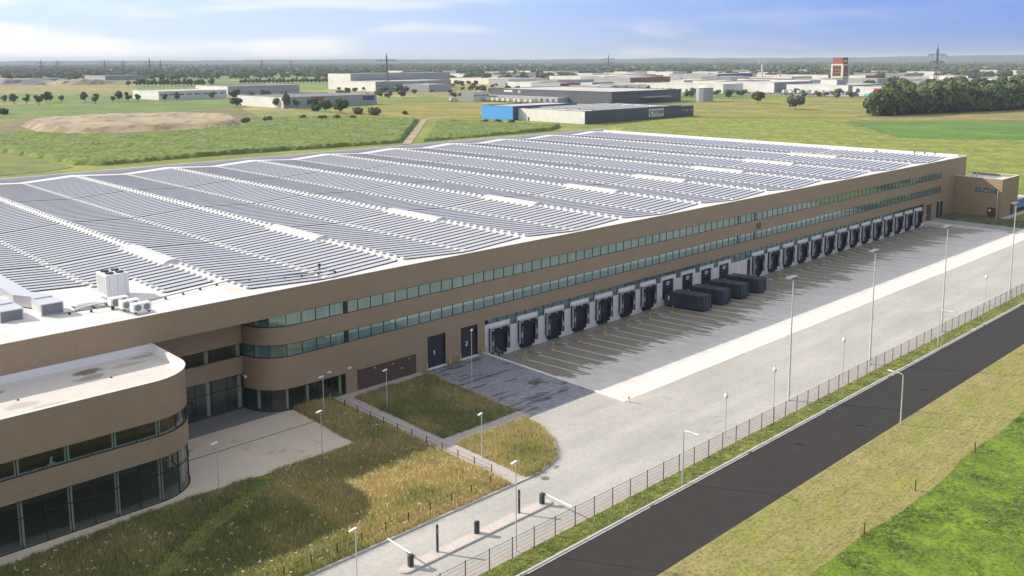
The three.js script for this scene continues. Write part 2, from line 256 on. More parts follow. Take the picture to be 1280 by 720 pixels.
// distant low hills
{
  const N = 240, pos = [], idx = [], uv = [];
  for (let i = 0; i <= N; i++) { const a = -2.2 + 2.6 * i / N; const hgt = 30 + 16 * fbm(i / 16, 1, 5, 4) + 42 * step(140, 205, i) * (0.55 + 0.6 * fbm(i / 12, 3, 8, 4)) + 7 * vn(i * 0.9, 7, 3);
    for (const [d, y] of [[8200, 0], [8700, hgt * 0.8], [9300, hgt], [11500, hgt * 0.4]]) { pos.push(-81 + Math.cos(a) * d, y, 90 + Math.sin(a) * d); uv.push(Math.cos(a) * d, Math.sin(a) * d); } }
  for (let i = 0; i < N; i++) for (let k = 0; k < 3; k++) { const a = i * 4 + k, b = a + 1, c = a + 4, d = a + 5; idx.push(a, b, c, b, d, c); }
  const g = new THREE.BufferGeometry(); g.setAttribute('position', new THREE.Float32BufferAttribute(pos, 3)); g.setAttribute('uv', new THREE.Float32BufferAttribute(uv, 2)); g.setIndex(idx); g.computeVertexNormals();
  struct('hills', g, std([0.06, 0.085, 0.04], 1, { map: tinted(fieldMap, 900) }), 'low wooded hills on the horizon', 'hills');
}

// ---------------------------------------------------------------- site paving
const MOD = 5.566, slotX = (i) => 0.73 + MOD * i, DOCKS = [...Array(26).keys()].filter((i) => i !== 11);
const kerbRun = (pts, w, y0, y1) => {       // kerb stones along a polyline, one piece per run
  const out = []; for (let i = 0; i < pts.length - 1; i++) { const [a, b] = [pts[i], pts[i + 1]], L = Math.hypot(b[0] - a[0], b[1] - a[1]), g = new THREE.BoxGeometry(L + 0.02, y1 - y0, w); g.rotateY(-Math.atan2(b[1] - a[1], b[0] - a[0])); g.translate((a[0] + b[0]) / 2, (y0 + y1) / 2, (a[1] + b[1]) / 2); out.push(metreUV(g)); } return out; };
const isl2 = [[-22.3, 20.4], [-12.4, 20.5], [-12.75, 22.5], [-13.3, 24.6], [-14.3, 26.7], [-15.7, 28.5], [-17.4, 29.9], [-19.4, 30.8], [-21, 31.15], [-22.4, 31.2]];
const isl1 = [[-22.4, 1.7], [-11.3, 1.7], [-11.7, 18.3], [-22.4, 18.3]];
struct('yard_paving', [rect(-12.2, 153, 25, 39.3, 0), rect(-12.2, 0, 20.6, 25, 0), rect(145, 153, 19, 25, 0), rect(0, 146, 19, 25, 0), sheet([[-12.3, 20.6], [-12.2, 20.6], [-12.2, 31.3], [-24.6, 31.3], [-22.4, 31.2], [-21, 31.15], [-19.4, 30.8], [-17.4, 29.9], [-15.7, 28.5], [-14.3, 26.7], [-13.3, 24.6], [-12.75, 22.5]], 0), rect(-95, -12.2, 31.3, 39.3, 0)], M.yard, 'pale grey block paved truck yard and entrance lane', 'pavement');
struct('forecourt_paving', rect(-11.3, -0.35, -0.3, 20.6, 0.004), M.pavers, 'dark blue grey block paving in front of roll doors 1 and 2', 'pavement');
struct('end_paving', rect(147, 153, -0.5, 19, 0.004), M.asphaltPale, 'grey lane at the far end of the loading yard', 'pavement');
struct('end_paving', rect(145, 147, -0.5, 19, 0.0), M.concrete, 'pale concrete strip at the far end of the loading docks', 'pavement');
struct('footpath', [rect(-24.6, -11.3, -0.3, 1.7, 0.006), rect(-24.6, -22.4, 1.7, 31.2, 0.006), rect(-22.4, -11.3, 18.3, 20.4, 0.006)], M.walk, 'pinkish block paved footpath around the grass islands', 'footpath');
struct('footpath', rect(-95, 153, 39.3, 40.5, 0.006), M.walk, 'pinkish paved strip along the inside of the yard fence', 'footpath');
struct('courtyard_paving', sheet([[-95, 5], [-29.6, -5], [-29.8, 13.05], [-48.4, 12.7], [-64, 13.35], [-95, 14.5]], 0.004), M.court, 'beige paved courtyard beside the office wing', 'pavement');
struct('slot_drain', bx(-45.5, -29.8, 0.0, 0.012, 4.62, 4.74), M.frame, 'thin dark slot drain across the beige courtyard', 'drain');
// loading ramp: slopes down to the docks; damp dark fans in front of the doors, drying in streaks
{
  const W = 2048, H = 512, LX = 145, LZ = 21.6;
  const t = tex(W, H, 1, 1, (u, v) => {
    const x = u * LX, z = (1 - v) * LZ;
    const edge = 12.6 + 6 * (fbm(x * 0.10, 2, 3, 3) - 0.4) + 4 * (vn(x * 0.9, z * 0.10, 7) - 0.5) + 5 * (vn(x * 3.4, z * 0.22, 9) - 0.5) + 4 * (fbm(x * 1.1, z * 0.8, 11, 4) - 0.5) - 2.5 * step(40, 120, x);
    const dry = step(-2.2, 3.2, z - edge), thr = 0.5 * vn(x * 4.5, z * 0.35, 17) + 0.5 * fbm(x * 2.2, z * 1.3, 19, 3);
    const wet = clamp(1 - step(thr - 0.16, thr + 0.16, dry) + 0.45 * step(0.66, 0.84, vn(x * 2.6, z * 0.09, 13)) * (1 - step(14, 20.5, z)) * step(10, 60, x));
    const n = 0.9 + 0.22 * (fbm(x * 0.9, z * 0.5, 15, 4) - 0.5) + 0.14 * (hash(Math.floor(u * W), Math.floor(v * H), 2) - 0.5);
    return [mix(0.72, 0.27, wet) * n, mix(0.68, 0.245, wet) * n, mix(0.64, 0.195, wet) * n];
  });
  t.wrapS = t.wrapT = THREE.ClampToEdgeWrapping; t.repeat.set(1, 1);
  const g = new THREE.PlaneGeometry(LX, 19.0, 145, 20); g.rotateX(-Math.PI / 2); g.translate(LX / 2, 0, 9.5);
  const p = g.attributes.position, uv = g.attributes.uv;
  for (let i = 0; i < p.count; i++) { const z = p.getZ(i); p.setY(i, -1.05 * (1 - z / 19) + 0.004); uv.setXY(i, p.getX(i) / LX, 1 - z / LZ); }
  g.computeVertexNormals();
  const flat = new THREE.PlaneGeometry(LX, 2.6); flat.rotateX(-Math.PI / 2); flat.translate(LX / 2, 0.004, 20.3);
  for (let i = 0; i < 4; i++) flat.attributes.uv.setXY(i, flat.attributes.position.getX(i) / LX, 1 - flat.attributes.position.getZ(i) / LZ);
  struct('loading_ramp', [g, flat], std([1, 1, 1], 0.5, { map: t }), 'concrete loading ramp sloping down to the dock doors, damp near the wall', 'ramp');
  const rampY = (z) => z >= 19 ? 0.004 : -1.05 * (1 - z / 19) + 0.004;
  const lm = std([0.80, 0.78, 0.74], 0.7);
  const lines = tag(new THREE.Group(), 'white painted bay lines on the loading ramp', 'road marking', null, 'structure'); lines.name = 'bay_markings'; scene.add(lines);
  const lg = []; { const f = (z0, z1) => { const gl = new THREE.PlaneGeometry(0.15, z1 - z0); gl.rotateX(-Math.PI / 2); gl.translate(0, 0, (z0 + z1) / 2); const a = gl.attributes.position; for (let i = 0; i < 4; i++) a.setY(i, rampY(a.getZ(i)) + 0.008); return metreUV(gl); }; lg.push(f(3.9, 18.99), f(19.0, 21.3)); }
  const lineGeo = mergeGeometries(lg), mk = (x) => { obj('bay_line', lineGeo, lm, lines).position.x = x; };
  for (const i of DOCKS) { mk(slotX(i) + 0.15); mk(slotX(i) + 3.15); }
  R.rampY = rampY;
}
{ // white concrete strip for trailer legs, cast in slabs
  const g = tag(new THREE.Group(), 'white concrete strip of cast slabs along the loading bays', 'pavement', null, 'structure'); g.name = 'landing_leg_strip'; scene.add(g);
  const n = 36, L = 146.2 / n, sgeo = [0, 1, 2].map((k) => { const b = new THREE.BoxGeometry(L - 0.02, 0.05, 3.33); return metreUV(b, k * 3.3, k * 1.7); });
  for (let i = 0; i < n; i++) { const m = obj('slab', sgeo[i % 3], M.bandConcrete, g); m.position.set(0.1 + L * (i + 0.5), -0.013 + 0.002 * (i % 2), 23.28); }
}
struct('ramp_retaining_wall', [bx(-0.42, 0.0, -1.3, 0.13, 0.02, 25.2)], M.dockWhite, 'white concrete kerb wall on the near side of the loading ramp', 'wall');
struct('ramp_retaining_wall', [bx(145.0, 145.3, -1.3, 0.06, 0.02, 19)], M.dockWhite, 'pale concrete edge wall at the far end of the loading ramp', 'wall');
// entrance lane kerbs and median
struct('kerb', [...kerbRun([[-95, 31.6], [-60, 31.3], [-24.6, 31.25], [-22.4, 31.25], [-21, 31.15], [-19.4, 30.85], [-17.4, 29.95], [-15.65, 28.5], [-14.25, 26.7], [-13.25, 24.6], [-12.7, 22.5], [-12.3, 20.6]], 0.25, -0.2, 0.12)], M.kerb, 'concrete kerb along the entrance lane curving round the grass island', 'kerb');
{
  const pts = []; for (let k = 0; k <= 10; k++) { const a = -Math.PI / 2 + Math.PI * k / 10; pts.push([-24.9 + 0.6 * Math.cos(a), 35.9 + 0.6 * Math.sin(a)]); } for (let k = 0; k <= 10; k++) { const a = Math.PI / 2 + Math.PI * k / 10; pts.push([-40.7 + 0.6 * Math.cos(a), 35.9 + 0.6 * Math.sin(a)]); }
  const inner = pts.map(([x, z]) => [x + (x > -30 ? -0.12 : 0.12) * (Math.abs(z - 35.9) < 0.55 ? 1 : 0.3), 35.9 + (z - 35.9) * 0.8]);
  const md = tag(new THREE.Group(), 'long narrow traffic island between the entrance lanes', 'traffic island', null, 'structure'); md.name = 'traffic_island'; scene.add(md);
  obj('kerb', slab(pts, -0.1, 0.13), M.kerb, md); obj('island_paving', slab(inner, 0.1, 0.14), std([0.66, 0.60, 0.56], 0.85, { map: tinted(walkMap, 4) }), md);
}
// public road
struct('road', rect(-400, 900, 43.05, 50.2, 0.01), M.asphalt, 'freshly laid dark asphalt road outside the yard fence', 'road');
struct('kerb', [bx(-400, 900, -0.1, 0.10, 42.62, 42.84), bx(-400, 900, -0.1, 0.035, 42.86, 43.04)], M.kerb, 'pale concrete kerb and gutter between the road and the grass verge', 'kerb');
for (let x = -34.5; x < 130; x += 16.2) { const g = thing('gully_grate', 'small black drain grate set in the road gutter', 'drain', [x, 0.04, 42.95], 0, 'drain grates along the road gutter'); obj('grate_frame', bx(-0.3, 0.3, 0, 0.012, -0.12, 0.12), M.black, g); for (let k = -2; k <= 2; k++) obj('grate_bar', bx(k * 0.1 - 0.02, k * 0.1 + 0.02, 0.012, 0.02, -0.1, 0.1), M.galv, g); }
struct('verge', rect(-400, 900, 40.5, 42.62, 0.02), M.lawn, 'narrow green grass verge between the yard fence and the road', 'verge');
const dryEdge = []; for (let x = 900; x >= -120; x -= 3) dryEdge.push([x, 58.6 + 1.6 * (fbm(x * 0.12, 4, 3, 3) - 0.5)]);
struct('verge', sheet([[-120, 50.2], [900, 50.2], ...dryEdge], 0.012), M.dry, 'broad verge of dry straw coloured grass beside the road', 'verge');
struct('grass_field', sheet([...dryEdge, [-120, 240], [900, 240]], 0.006), M.field, 'bright green grass field beyond the dry verge', 'field');
// meadow, islands
const meadow = [[-95, 14.6], [-64, 13.4], [-48.4, 12.75], [-29.8, 13.1], [-29.5, -0.2], [-24.65, -0.2], [-24.65, 31.12], [-60, 31.15], [-95, 31.45]];
struct('meadow', sheet(meadow, 0.01), M.meadowSoil, 'rough wildflower meadow between the office wing and the entrance lane', 'meadow');
struct('grass_island', [slab(isl1, -0.1, 0.03)], M.meadowSoil, 'square island of long grass in front of the warehouse wall', 'grass');
struct('grass_island', [slab(isl2, -0.1, 0.03)], M.meadowSoil, 'rounded island of golden long grass at the entrance curve', 'grass');
const mownLine = [[-40.6, 13.6], [-42.2, 15.2], [-45.2, 16.6], [-49, 18.9], [-52.4, 21.2], [-55.6, 23.4], [-60, 26.4], [-66, 29.6], [-80, 31]];
const nearMown = (x, z) => { let m = 1e9; for (let i = 0; i < mownLine.length - 1; i++) { const [a, b] = mownLine[i], [c, d] = mownLine[i + 1], t = clamp(((x - a) * (c - a) + (z - b) * (d - b)) / ((c - a) ** 2 + (d - b) ** 2)); m = Math.min(m, Math.hypot(x - a - t * (c - a), z - b - t * (d - b))); } return m; };
{ const l = [], rr = []; mownLine.forEach(([x, z], i) => { const [a, b] = mownLine[Math.max(0, i - 1)], [c, d] = mownLine[Math.min(mownLine.length - 1, i + 1)], L = Math.hypot(c - a, d - b), w = 1.4; l.push([x - (d - b) / L * w, z + (c - a) / L * w]); rr.push([x + (d - b) / L * w, z - (c - a) / L * w]); }); struct('mown_path', sheet([...l, ...rr.reverse()], 0.03), M.mown, 'mown green path curving through the meadow', 'path'); }
// long grass as real blades
function tuftGeo(seed, n, h, w, spread) {
  const r = rng(seed), pos = [], nor = [];
  for (let i = 0; i < n; i++) { const a = r() * 6.283, d = Math.sqrt(r()) * spread, x = Math.cos(a) * d, z = Math.sin(a) * d, b = r() * 6.283, hh = h * (0.55 + 0.6 * r()), lx = (r() - 0.5) * hh * 2.0, lz = (r() - 0.5) * hh * 2.0, cx = Math.cos(b) * w, cz = Math.sin(b) * w;
    pos.push(x - cx, 0, z - cz, x + cx, 0, z + cz, x + lx, hh, z + lz); for (let k = 0; k < 3; k++) nor.push(lx * 0.4 + (r() - 0.5) * 0.8, 1, lz * 0.4 + (r() - 0.5) * 0.8); }
  const g = new THREE.BufferGeometry(); g.setAttribute('position', new THREE.Float32BufferAttribute(pos, 3)); g.setAttribute('normal', new THREE.Float32BufferAttribute(nor, 3)); return g;
}
function scatter(name, label, geo, mat, count, pick, seed, cat = 'grass') {
  const r = rng(seed), list = []; for (let i = 0; i < count * 6 && list.length < count; i++) { const q = pick(r); if (q) list.push(q); }
  const m = new THREE.InstancedMesh(geo, mat, list.length), o = new THREE.Object3D(), c = new THREE.Color();
  list.forEach(([x, y, z, s, rgb], i) => { o.position.set(x, y, z); o.rotation.y = r() * 6.283; o.scale.set(s * (0.8 + 0.4 * r()), s * (0.75 + 0.5 * r()), s * (0.8 + 0.4 * r())); o.updateMatrix(); m.setMatrixAt(i, o.matrix); m.setColorAt(i, c.setRGB(...rgb)); });
  m.name = numbered(name); sh(m); scene.add(m); return tag(m, label, cat, null, 'stuff');
}
const bladeMat = new THREE.MeshPhysicalMaterial({ color: 0xffffff, roughness: 0.95, transmission: 0.3, thickness: 0, side: THREE.DoubleSide });
const lerp3 = (a, b, t) => [mix(a[0], b[0], t), mix(a[1], b[1], t), mix(a[2], b[2], t)];
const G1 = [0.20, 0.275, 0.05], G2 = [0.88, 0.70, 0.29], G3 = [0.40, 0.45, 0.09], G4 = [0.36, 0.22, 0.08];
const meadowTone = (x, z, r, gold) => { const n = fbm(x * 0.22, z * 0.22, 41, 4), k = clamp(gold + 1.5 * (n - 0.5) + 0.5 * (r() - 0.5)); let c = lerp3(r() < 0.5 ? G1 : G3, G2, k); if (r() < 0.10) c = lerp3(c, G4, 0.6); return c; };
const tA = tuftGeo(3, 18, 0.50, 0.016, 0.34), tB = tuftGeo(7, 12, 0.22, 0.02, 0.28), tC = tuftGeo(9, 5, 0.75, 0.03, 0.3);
const inMeadow = (r) => { const x = -72 + 47.3 * r(), z = -0.2 + 31.4 * r(); if (!inside(meadow, x, z) || nearMown(x, z) < 0.8 + 0.9 * r()) return null; return [x, 0, z, 0.55 + 0.8 * fbm(x * 0.4, z * 0.4, 3, 3), meadowTone(x, z, r, x > -41 ? 0.82 : 0.24)]; };  // extra gold where the sun falls: sunlight put into the grass colour
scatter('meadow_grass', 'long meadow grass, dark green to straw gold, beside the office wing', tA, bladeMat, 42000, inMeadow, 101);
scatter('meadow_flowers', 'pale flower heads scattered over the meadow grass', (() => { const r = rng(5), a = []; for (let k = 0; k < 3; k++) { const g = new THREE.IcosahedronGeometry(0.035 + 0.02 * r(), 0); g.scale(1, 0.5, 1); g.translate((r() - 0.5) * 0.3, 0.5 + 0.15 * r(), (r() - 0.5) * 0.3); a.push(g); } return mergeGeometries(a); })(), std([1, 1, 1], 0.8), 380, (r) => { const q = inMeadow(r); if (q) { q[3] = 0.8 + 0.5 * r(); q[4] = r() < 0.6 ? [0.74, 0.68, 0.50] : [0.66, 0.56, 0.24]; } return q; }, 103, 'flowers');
const inIsl = (pts, gold) => (r) => { const x = -22.6 + 11.6 * r(), z = 1.6 + 29.8 * r(); if (!inside(pts, x, z)) return null; return [x, 0.03, z, 0.45 + 0.75 * fbm(x * 0.4, z * 0.4, 8, 3), meadowTone(x, z, r, gold)]; };
scatter('island_grass', 'long green grass with reddish seed heads on the square island', tA, bladeMat, 9000, inIsl(isl1, 0.30), 107);
scatter('island_grass', 'long golden green grass on the rounded island', tA, bladeMat, 5200, inIsl(isl2, 0.62), 109);  // raised gold puts sunlit brightness into these tufts
scatter('path_grass', 'short bright green blades on the mown path', tB, bladeMat, 4200, (r) => { const x = -72 + 34 * r(), z = 12 + 19 * r(); if (!inside(meadow, x, z) || nearMown(x, z) > 1.45) return null; return [x, 0.02, z, 0.45, lerp3([0.19, 0.24, 0.04], [0.31, 0.34, 0.07], r())]; }, 111);
scatter('verge_grass', 'short green grass blades on the verge outside the fence', tB, bladeMat, 9000, (r) => { const x = -50 + 190 * Math.pow(r(), 1.6), z = 40.55 + 2.05 * r(); return [x, 0.02, z, 0.45 + 0.4 * r(), lerp3([0.27, 0.34, 0.05], [0.50, 0.48, 0.11], clamp(fbm(x * 0.3, z * 0.8, 5, 3) * 1.4 - 0.35))]; }, 113);
scatter('dry_grass', 'dry straw coloured tufts on the verge beside the road', tB, bladeMat, 12000, (r) => { const x = -40 + 120 * Math.pow(r(), 1.5), z = 50.3 + 8.6 * r(); const k = fbm(x * 0.12, z * 0.5, 15, 4); return [x, 0.01, z, 0.26 + 0.25 * r(), lerp3([0.42, 0.35, 0.13], [0.34, 0.33, 0.09], clamp(k * 1.8 - 0.4))]; }, 115);
scatter('field_grass', 'fresh green grass tufts of the field beyond the verge', tB, bladeMat, 22000, (r) => { const x = -30 + 90 * Math.pow(r(), 1.2), z = 58 + 30 * Math.pow(r(), 1.3); const e = 58.6 + 1.6 * (fbm(x * 0.12, 4, 3, 3) - 0.5); if (z < e) return null; const k = fbm(x * 0.35, z * 0.35, 19, 3); return [x, 0.005, z, 0.34 + 0.6 * step(0.5, 0.75, k), lerp3([0.15, 0.26, 0.016], [0.30, 0.39, 0.03], clamp(r() * 0.6 + 1.2 * (0.62 - k)))]; }, 117);

// ---------------------------------------------------------------- warehouse
const arc = (cx, cz, r, a0, a1, n) => [...Array(n + 1).keys()].map((k) => { const a = a0 + (a1 - a0) * k / n; return [cx + r * Math.cos(a), cz + r * Math.sin(a)]; });
function offset(poly, t) {                    // polyline moved sideways; outward is to the right hand of +x, that is +z
  return poly.map(([x, z], i) => { const a = poly[Math.max(0, i - 1)], b = poly[Math.min(poly.length - 1, i + 1)], L = Math.hypot(b[0] - a[0], b[1] - a[1]); return [x - (b[1] - a[1]) / L * t, z + (b[0] - a[0]) / L * t]; });
}
const strip = (poly, y0, y1, out, inn) => slab([...offset(poly, out), ...offset(poly, -inn).reverse()], y0, y1);
function along(poly, s) { let d = 0; for (let i = 0; i < poly.length - 1; i++) { const L = Math.hypot(poly[i + 1][0] - poly[i][0], poly[i + 1][1] - poly[i][1]); if (s <= d + L || i === poly.length - 2) { const t = (s - d) / L; return [mix(poly[i][0], poly[i + 1][0], t), mix(poly[i][1], poly[i + 1][1], t)]; } d += L; } }
const lengthOf = (poly) => poly.reduce((s, p, i) => i ? s + Math.hypot(p[0] - poly[i - 1][0], p[1] - poly[i - 1][1]) : 0, 0);
const paneCache = {};
function pane(parent, a, b, y0, y1, mat, name = 'window_pane') {
  const w = +(Math.hypot(b[0] - a[0], b[1] - a[1]) - 0.05).toFixed(3), h = +(y1 - y0).toFixed(3), g = paneCache[w + '_' + h] ??= new THREE.PlaneGeometry(w, h);
  const m = obj(name, g, mat, parent); m.position.set((a[0] + b[0]) / 2, (y0 + y1) / 2, (a[1] + b[1]) / 2); m.rotation.y = -Math.atan2(b[1] - a[1], b[0] - a[0]); return m;
}
function mullion(p, dir, y0, y1, w, d) { const g = new THREE.BoxGeometry(w, y1 - y0, d); g.rotateY(-dir); g.translate(p[0], (y0 + y1) / 2, p[1]); return g; }
// a ribbon of panes along a polyline: frame and panes hang in one part
function ribbon(parent, poly, y0, y1, cuts, mat, { rail = 0.07, bar: bw = 0.07, transoms = [], name = 'window_ribbon', inset = 0.1 } = {}) {
  const g = part(name, parent), q = offset(poly, -inset), fr = [strip(q, y0, y0 + rail, 0.05, 0.07), strip(q, y1 - rail, y1, 0.05, 0.07)];
  const scale = lengthOf(q) / lengthOf(poly), pts = cuts.map((s) => along(q, s * scale));
  pts.forEach((p, i) => { const a = pts[Math.max(0, i - 1)], b = pts[Math.min(pts.length - 1, i + 1)]; fr.push(mullion(p, Math.atan2(b[1] - a[1], b[0] - a[0]), y0 + rail, y1 - rail, bw, 0.11)); });
  for (const t of transoms) fr.push(strip(q, t - 0.03, t + 0.03, 0.04, 0.05));
  obj('window_frame', fr.map((f) => metreUV(f)), M.frame, g);
  for (let i = 0; i < pts.length - 1; i++) pane(g, pts[i], pts[i + 1], y0 + rail, y1 - rail, mat);
  return g;
}
const evenCuts = (L, pitch) => { const n = Math.max(1, Math.round(L / pitch)); return [...Array(n + 1).keys()].map((k) => L * k / n); };
const WH = thing('warehouse', 'huge brown clad distribution warehouse with white roof and two window ribbons', 'warehouse');
const TOW = arc(-29, -4.5, 4.45, Math.PI, Math.PI / 2, 16).map(([x, z]) => [x, z + 0.05]);   // rounded corner next to the courtyard
const towPath = [...TOW, [-22.5, 0]], END = 154.4, X0 = -95, X1 = 173, ZB = -128;
const cornerFar = [[170, 0], ...arc(170, -3, 3, Math.PI / 2, 0, 8).slice(1), [X1, ZB]];
obj('fascia', [strip([[X0, 0], ...cornerFar], 11.52, 14.4, 0, 0.35)], M.clad, WH);
obj('parapet_cap', [strip([[X0, 0], ...cornerFar], 14.4, 14.45, 0.04, 0.42)], M.cap, WH);
obj('rear_parapet', [bx(X0, X1, 0, 14.78, ZB - 0.4, ZB)], M.cap, WH);
obj('side_parapet', [bx(X1 - 0.42, X1 - 0.36, 13.4, 14.4, ZB, -3)], M.roof, WH);
obj('wall_band', [strip([...towPath, ...cornerFar], 7.92, 9.98, 0, 0.3)], M.clad, WH);
obj('wall_band', [strip([...towPath, ...cornerFar], 4.54, 6.37, 0, 0.3)], M.clad, WH);
obj('wall_band', [strip(towPath, 2.62, 4.54, 0, 0.3)], M.clad, WH);
obj('wall', [strip([[END, 0], ...cornerFar], 9.98, 11.52, 0, 0.3)], M.clad, WH);
obj('wall', [strip([[END + 0.3, 0], ...cornerFar], 6.37, 7.92, 0, 0.3)], M.clad, WH);
obj('wall', [bx(-22.5, -9.95, 0, 4.54, -0.3, 0), bx(-6.95, -4.3, 0, 4.54, -0.3, 0), bx(-1.3, 0.05, 0, 4.54, -0.3, 0), bx(-9.95, -6.95, 4.38, 4.54, -0.3, 0), bx(-4.3, -1.3, 4.38, 4.54, -0.3, 0)], M.clad, WH);
obj('wall', [strip([[144.9, 0], ...cornerFar], -0.1, 4.54, 0, 0.3)], M.clad, WH);
obj('soffit', [bx(X0, -28, 11.44, 11.52, -4.6, -0.02)], M.clad, WH);
// recessed wall between the office wing and the rounded corner
const REC = [[-60, -4.5], [-33.45, -4.5]];
obj('wall_band', [strip(REC, 4.2, 6.27, 0, 0.3), strip(REC, 7.82, 11.44, 0, 0.3)], M.clad, WH);
{
  const L = lengthOf(REC), c = []; for (let s = L; s > 0; s -= 1.95) c.unshift(s); c.unshift(0);
  ribbon(WH, REC, 6.27, 7.82, c, M.glassClear); ribbon(WH, REC, 0, 4.2, c, M.glassClear, { transoms: [2.75], name: 'glass_front' });
  obj('entrance_door', [bx(-41.3, -39.6, 2.3, 2.38, -4.55, -4.44), bx(-40.5, -40.42, 0, 2.3, -4.55, -4.44), bx(-39.68, -39.6, 0, 2.3, -4.55, -4.44)], M.frame, WH);
  for (const x of [-37.6, -33.75, -41.6]) obj('column', bx(x - 0.18, x + 0.18, 0, 11.4, -5.3, -4.95), M.inCol, WH);
}
// window ribbons of the long front
const tl = lengthOf(towPath);
for (const [y0, y1] of [[9.98, 11.52], [6.37, 7.92]]) {
  ribbon(WH, towPath, y0, y1, evenCuts(tl, 1.84), M.glass);
  obj('window_infill', bx(-22.5, -21.94, y0, y1, -0.12, -0.03), M.frame, WH);
  const c = [0, 1.48]; for (let k = 1; -20.46 + 1.86 * k < END - 0.5; k++) c.push(1.48 + 1.86 * k); c.push(END + 21.94);
  ribbon(WH, [[-21.94, 0], [END, 0]], y0, y1, c, M.glass);
  for (const x of [62.5, 68.1]) obj('window_infill', bx(x - 0.16, x + 0.16, y0 + 0.01, y1 - 0.01, -0.09, -0.02), M.frame, WH);
}
ribbon(WH, [...TOW, [-22.5, 0]], 0, 2.62, evenCuts(tl, 1.84), M.glassClear, { name: 'glass_front' });
for (const [x, z] of [[-32.3, -3.2], [-29.9, -0.9], [-27.4, -0.75], [-22.9, -0.75]]) obj('column', cyl(0.19, 0.19, 11.3, x, 0, z, 12), M.inCol, WH);
{ // inside: floors, back wall and columns that show through the glass
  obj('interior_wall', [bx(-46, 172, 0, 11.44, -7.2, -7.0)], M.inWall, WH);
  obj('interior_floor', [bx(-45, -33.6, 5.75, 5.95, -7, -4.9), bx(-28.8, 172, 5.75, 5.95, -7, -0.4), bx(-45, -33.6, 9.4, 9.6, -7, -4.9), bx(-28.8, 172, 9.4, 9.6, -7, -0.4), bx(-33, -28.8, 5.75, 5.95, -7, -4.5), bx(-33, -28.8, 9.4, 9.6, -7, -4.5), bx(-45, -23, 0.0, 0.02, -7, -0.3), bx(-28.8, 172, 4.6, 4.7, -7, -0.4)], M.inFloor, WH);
  const cg = bx(-0.17, 0.17, 5.95, 11.4, -0.95, -0.6); for (let x = -14.9; x < 152; x += 2 * MOD) { const m = obj('column', cg, M.inCol, WH); m.position.x = x; }
  obj('partition', [bx(-24.6, -23.6, 9.6, 10.75, -0.75, -0.7)], M.white, WH);
}
// roll doors 1 and 2, service doors, fittings
const font = await new FontLoader().loadAsync('fonts/droid/droid_sans_bold.typeface.json');
const text = (s, size, depth = 0.02) => { const g = new TextGeometry(s, { font, size, depth, curveSegments: 4 }); g.computeBoundingBox(); const b = g.boundingBox; g.translate(-(b.max.x + b.min.x) / 2, -(b.max.y + b.min.y) / 2, 0); return g; };
for (const [x0, n] of [[-9.95, '1'], [-4.3, '2']]) {
  const d = part('roll_door', WH); for (let k = 0; k < 6; k++) obj('door_panel', bx(x0 + 0.04, x0 + 2.96, 0.06 + k * 0.72, 0.75 + k * 0.72, -0.34, -0.28), M.door, d);
  obj('door_surround', [bx(x0 + 0.005, x0 + 0.04, 0, 4.375, -0.35, -0.005), bx(x0 + 2.96, x0 + 2.995, 0, 4.375, -0.35, -0.005)], M.frame, d);
  const t = obj('door_number', text(n, 0.62), M.white, d); t.position.set(x0 + 1.25, 1.95, -0.275);
  obj('threshold', bx(x0 - 0.05, x0 + 3.05, 0.0, 0.09, -0.2, 0.35), M.bandConcrete, d);
}
for (const x of [-10.4, -6.55, -4.75, -0.85]) { const b = thing('door_bollard', 'short yellow guard post at the corner of a roll door', 'bollard', [x, 0, 0.45], 0, 'guard posts beside the roll doors'); obj('post', cyl(0.09, 0.09, 0.95, 0, 0, 0, 10), M.yellow, b); obj('post_cap', (() => { const g = new THREE.SphereGeometry(0.09, 10, 5, 0, 6.283, 0, Math.PI / 2); g.translate(0, 0.95, 0); return g; })(), M.yellow, b); }
{
  const d = part('service_doors', WH); for (let k = 0; k < 6; k++) obj('door_panel', bx(-20.85 + k * 1.5, -19.37 + k * 1.5, 0.05, 2.6, 0.004, 0.035), M.cladDark, d);
  for (const [x, y] of [[-18.3, 2.3], [-15.6, 2.2], [-13, 2.25], [-14.2, 1.3]]) obj('door_lamp', bx(x - 0.09, x + 0.09, y - 0.06, y + 0.06, 0.036, 0.1), std([0.65, 0.6, 0.3], 0.5), d);
  for (const [x, y] of [[-22.0, 3.2], [-24.9, 3.35]]) obj('wall_lamp', bx(x - 0.25, x + 0.25, y - 0.09, y + 0.09, 0.004, 0.2), M.white, WH);
  const c = part('dome_camera', WH); obj('bracket', bx(-33.62, -33.5, 4.0, 4.1, -4.45, -4.0), M.white, c); obj('camera_ball', (() => { const g = new THREE.SphereGeometry(0.2, 14, 10); g.translate(-33.5, 3.92, -3.9); return g; })(), M.white, c);
  obj('vent_panel', bx(68.6, 70.2, 8.3, 9.4, 0.004, 0.04), std([0.16, 0.07, 0.055], 0.6), WH);
  const e = part('side_door', WH); for (let k = 0; k < 5; k++) obj('door_panel', bx(146.6, 149.3, 0.05 + k * 0.8, 0.83 + k * 0.8, 0.004, 0.04), M.cladDark, e); obj('door_sign', cyl(0.28, 0.28, 0.02, 0, 0, 0, 14).rotateX(Math.PI / 2).translate(146.2, 1.7, 0.03), M.white, e);
  for (const x of [152.4, 154.7]) { const f = part('side_door', WH); obj('door_panel', bx(x, x + 1.7, 0.2, 4.2, 0.004, 0.05), M.black, f); obj('door_frame', [bx(x - 0.1, x, 0.1, 4.3, 0.004, 0.12), bx(x + 1.7, x + 1.8, 0.1, 4.3, 0.004, 0.12), bx(x, x + 1.7, 4.2, 4.3, 0.004, 0.12)], M.galv, f); }
}
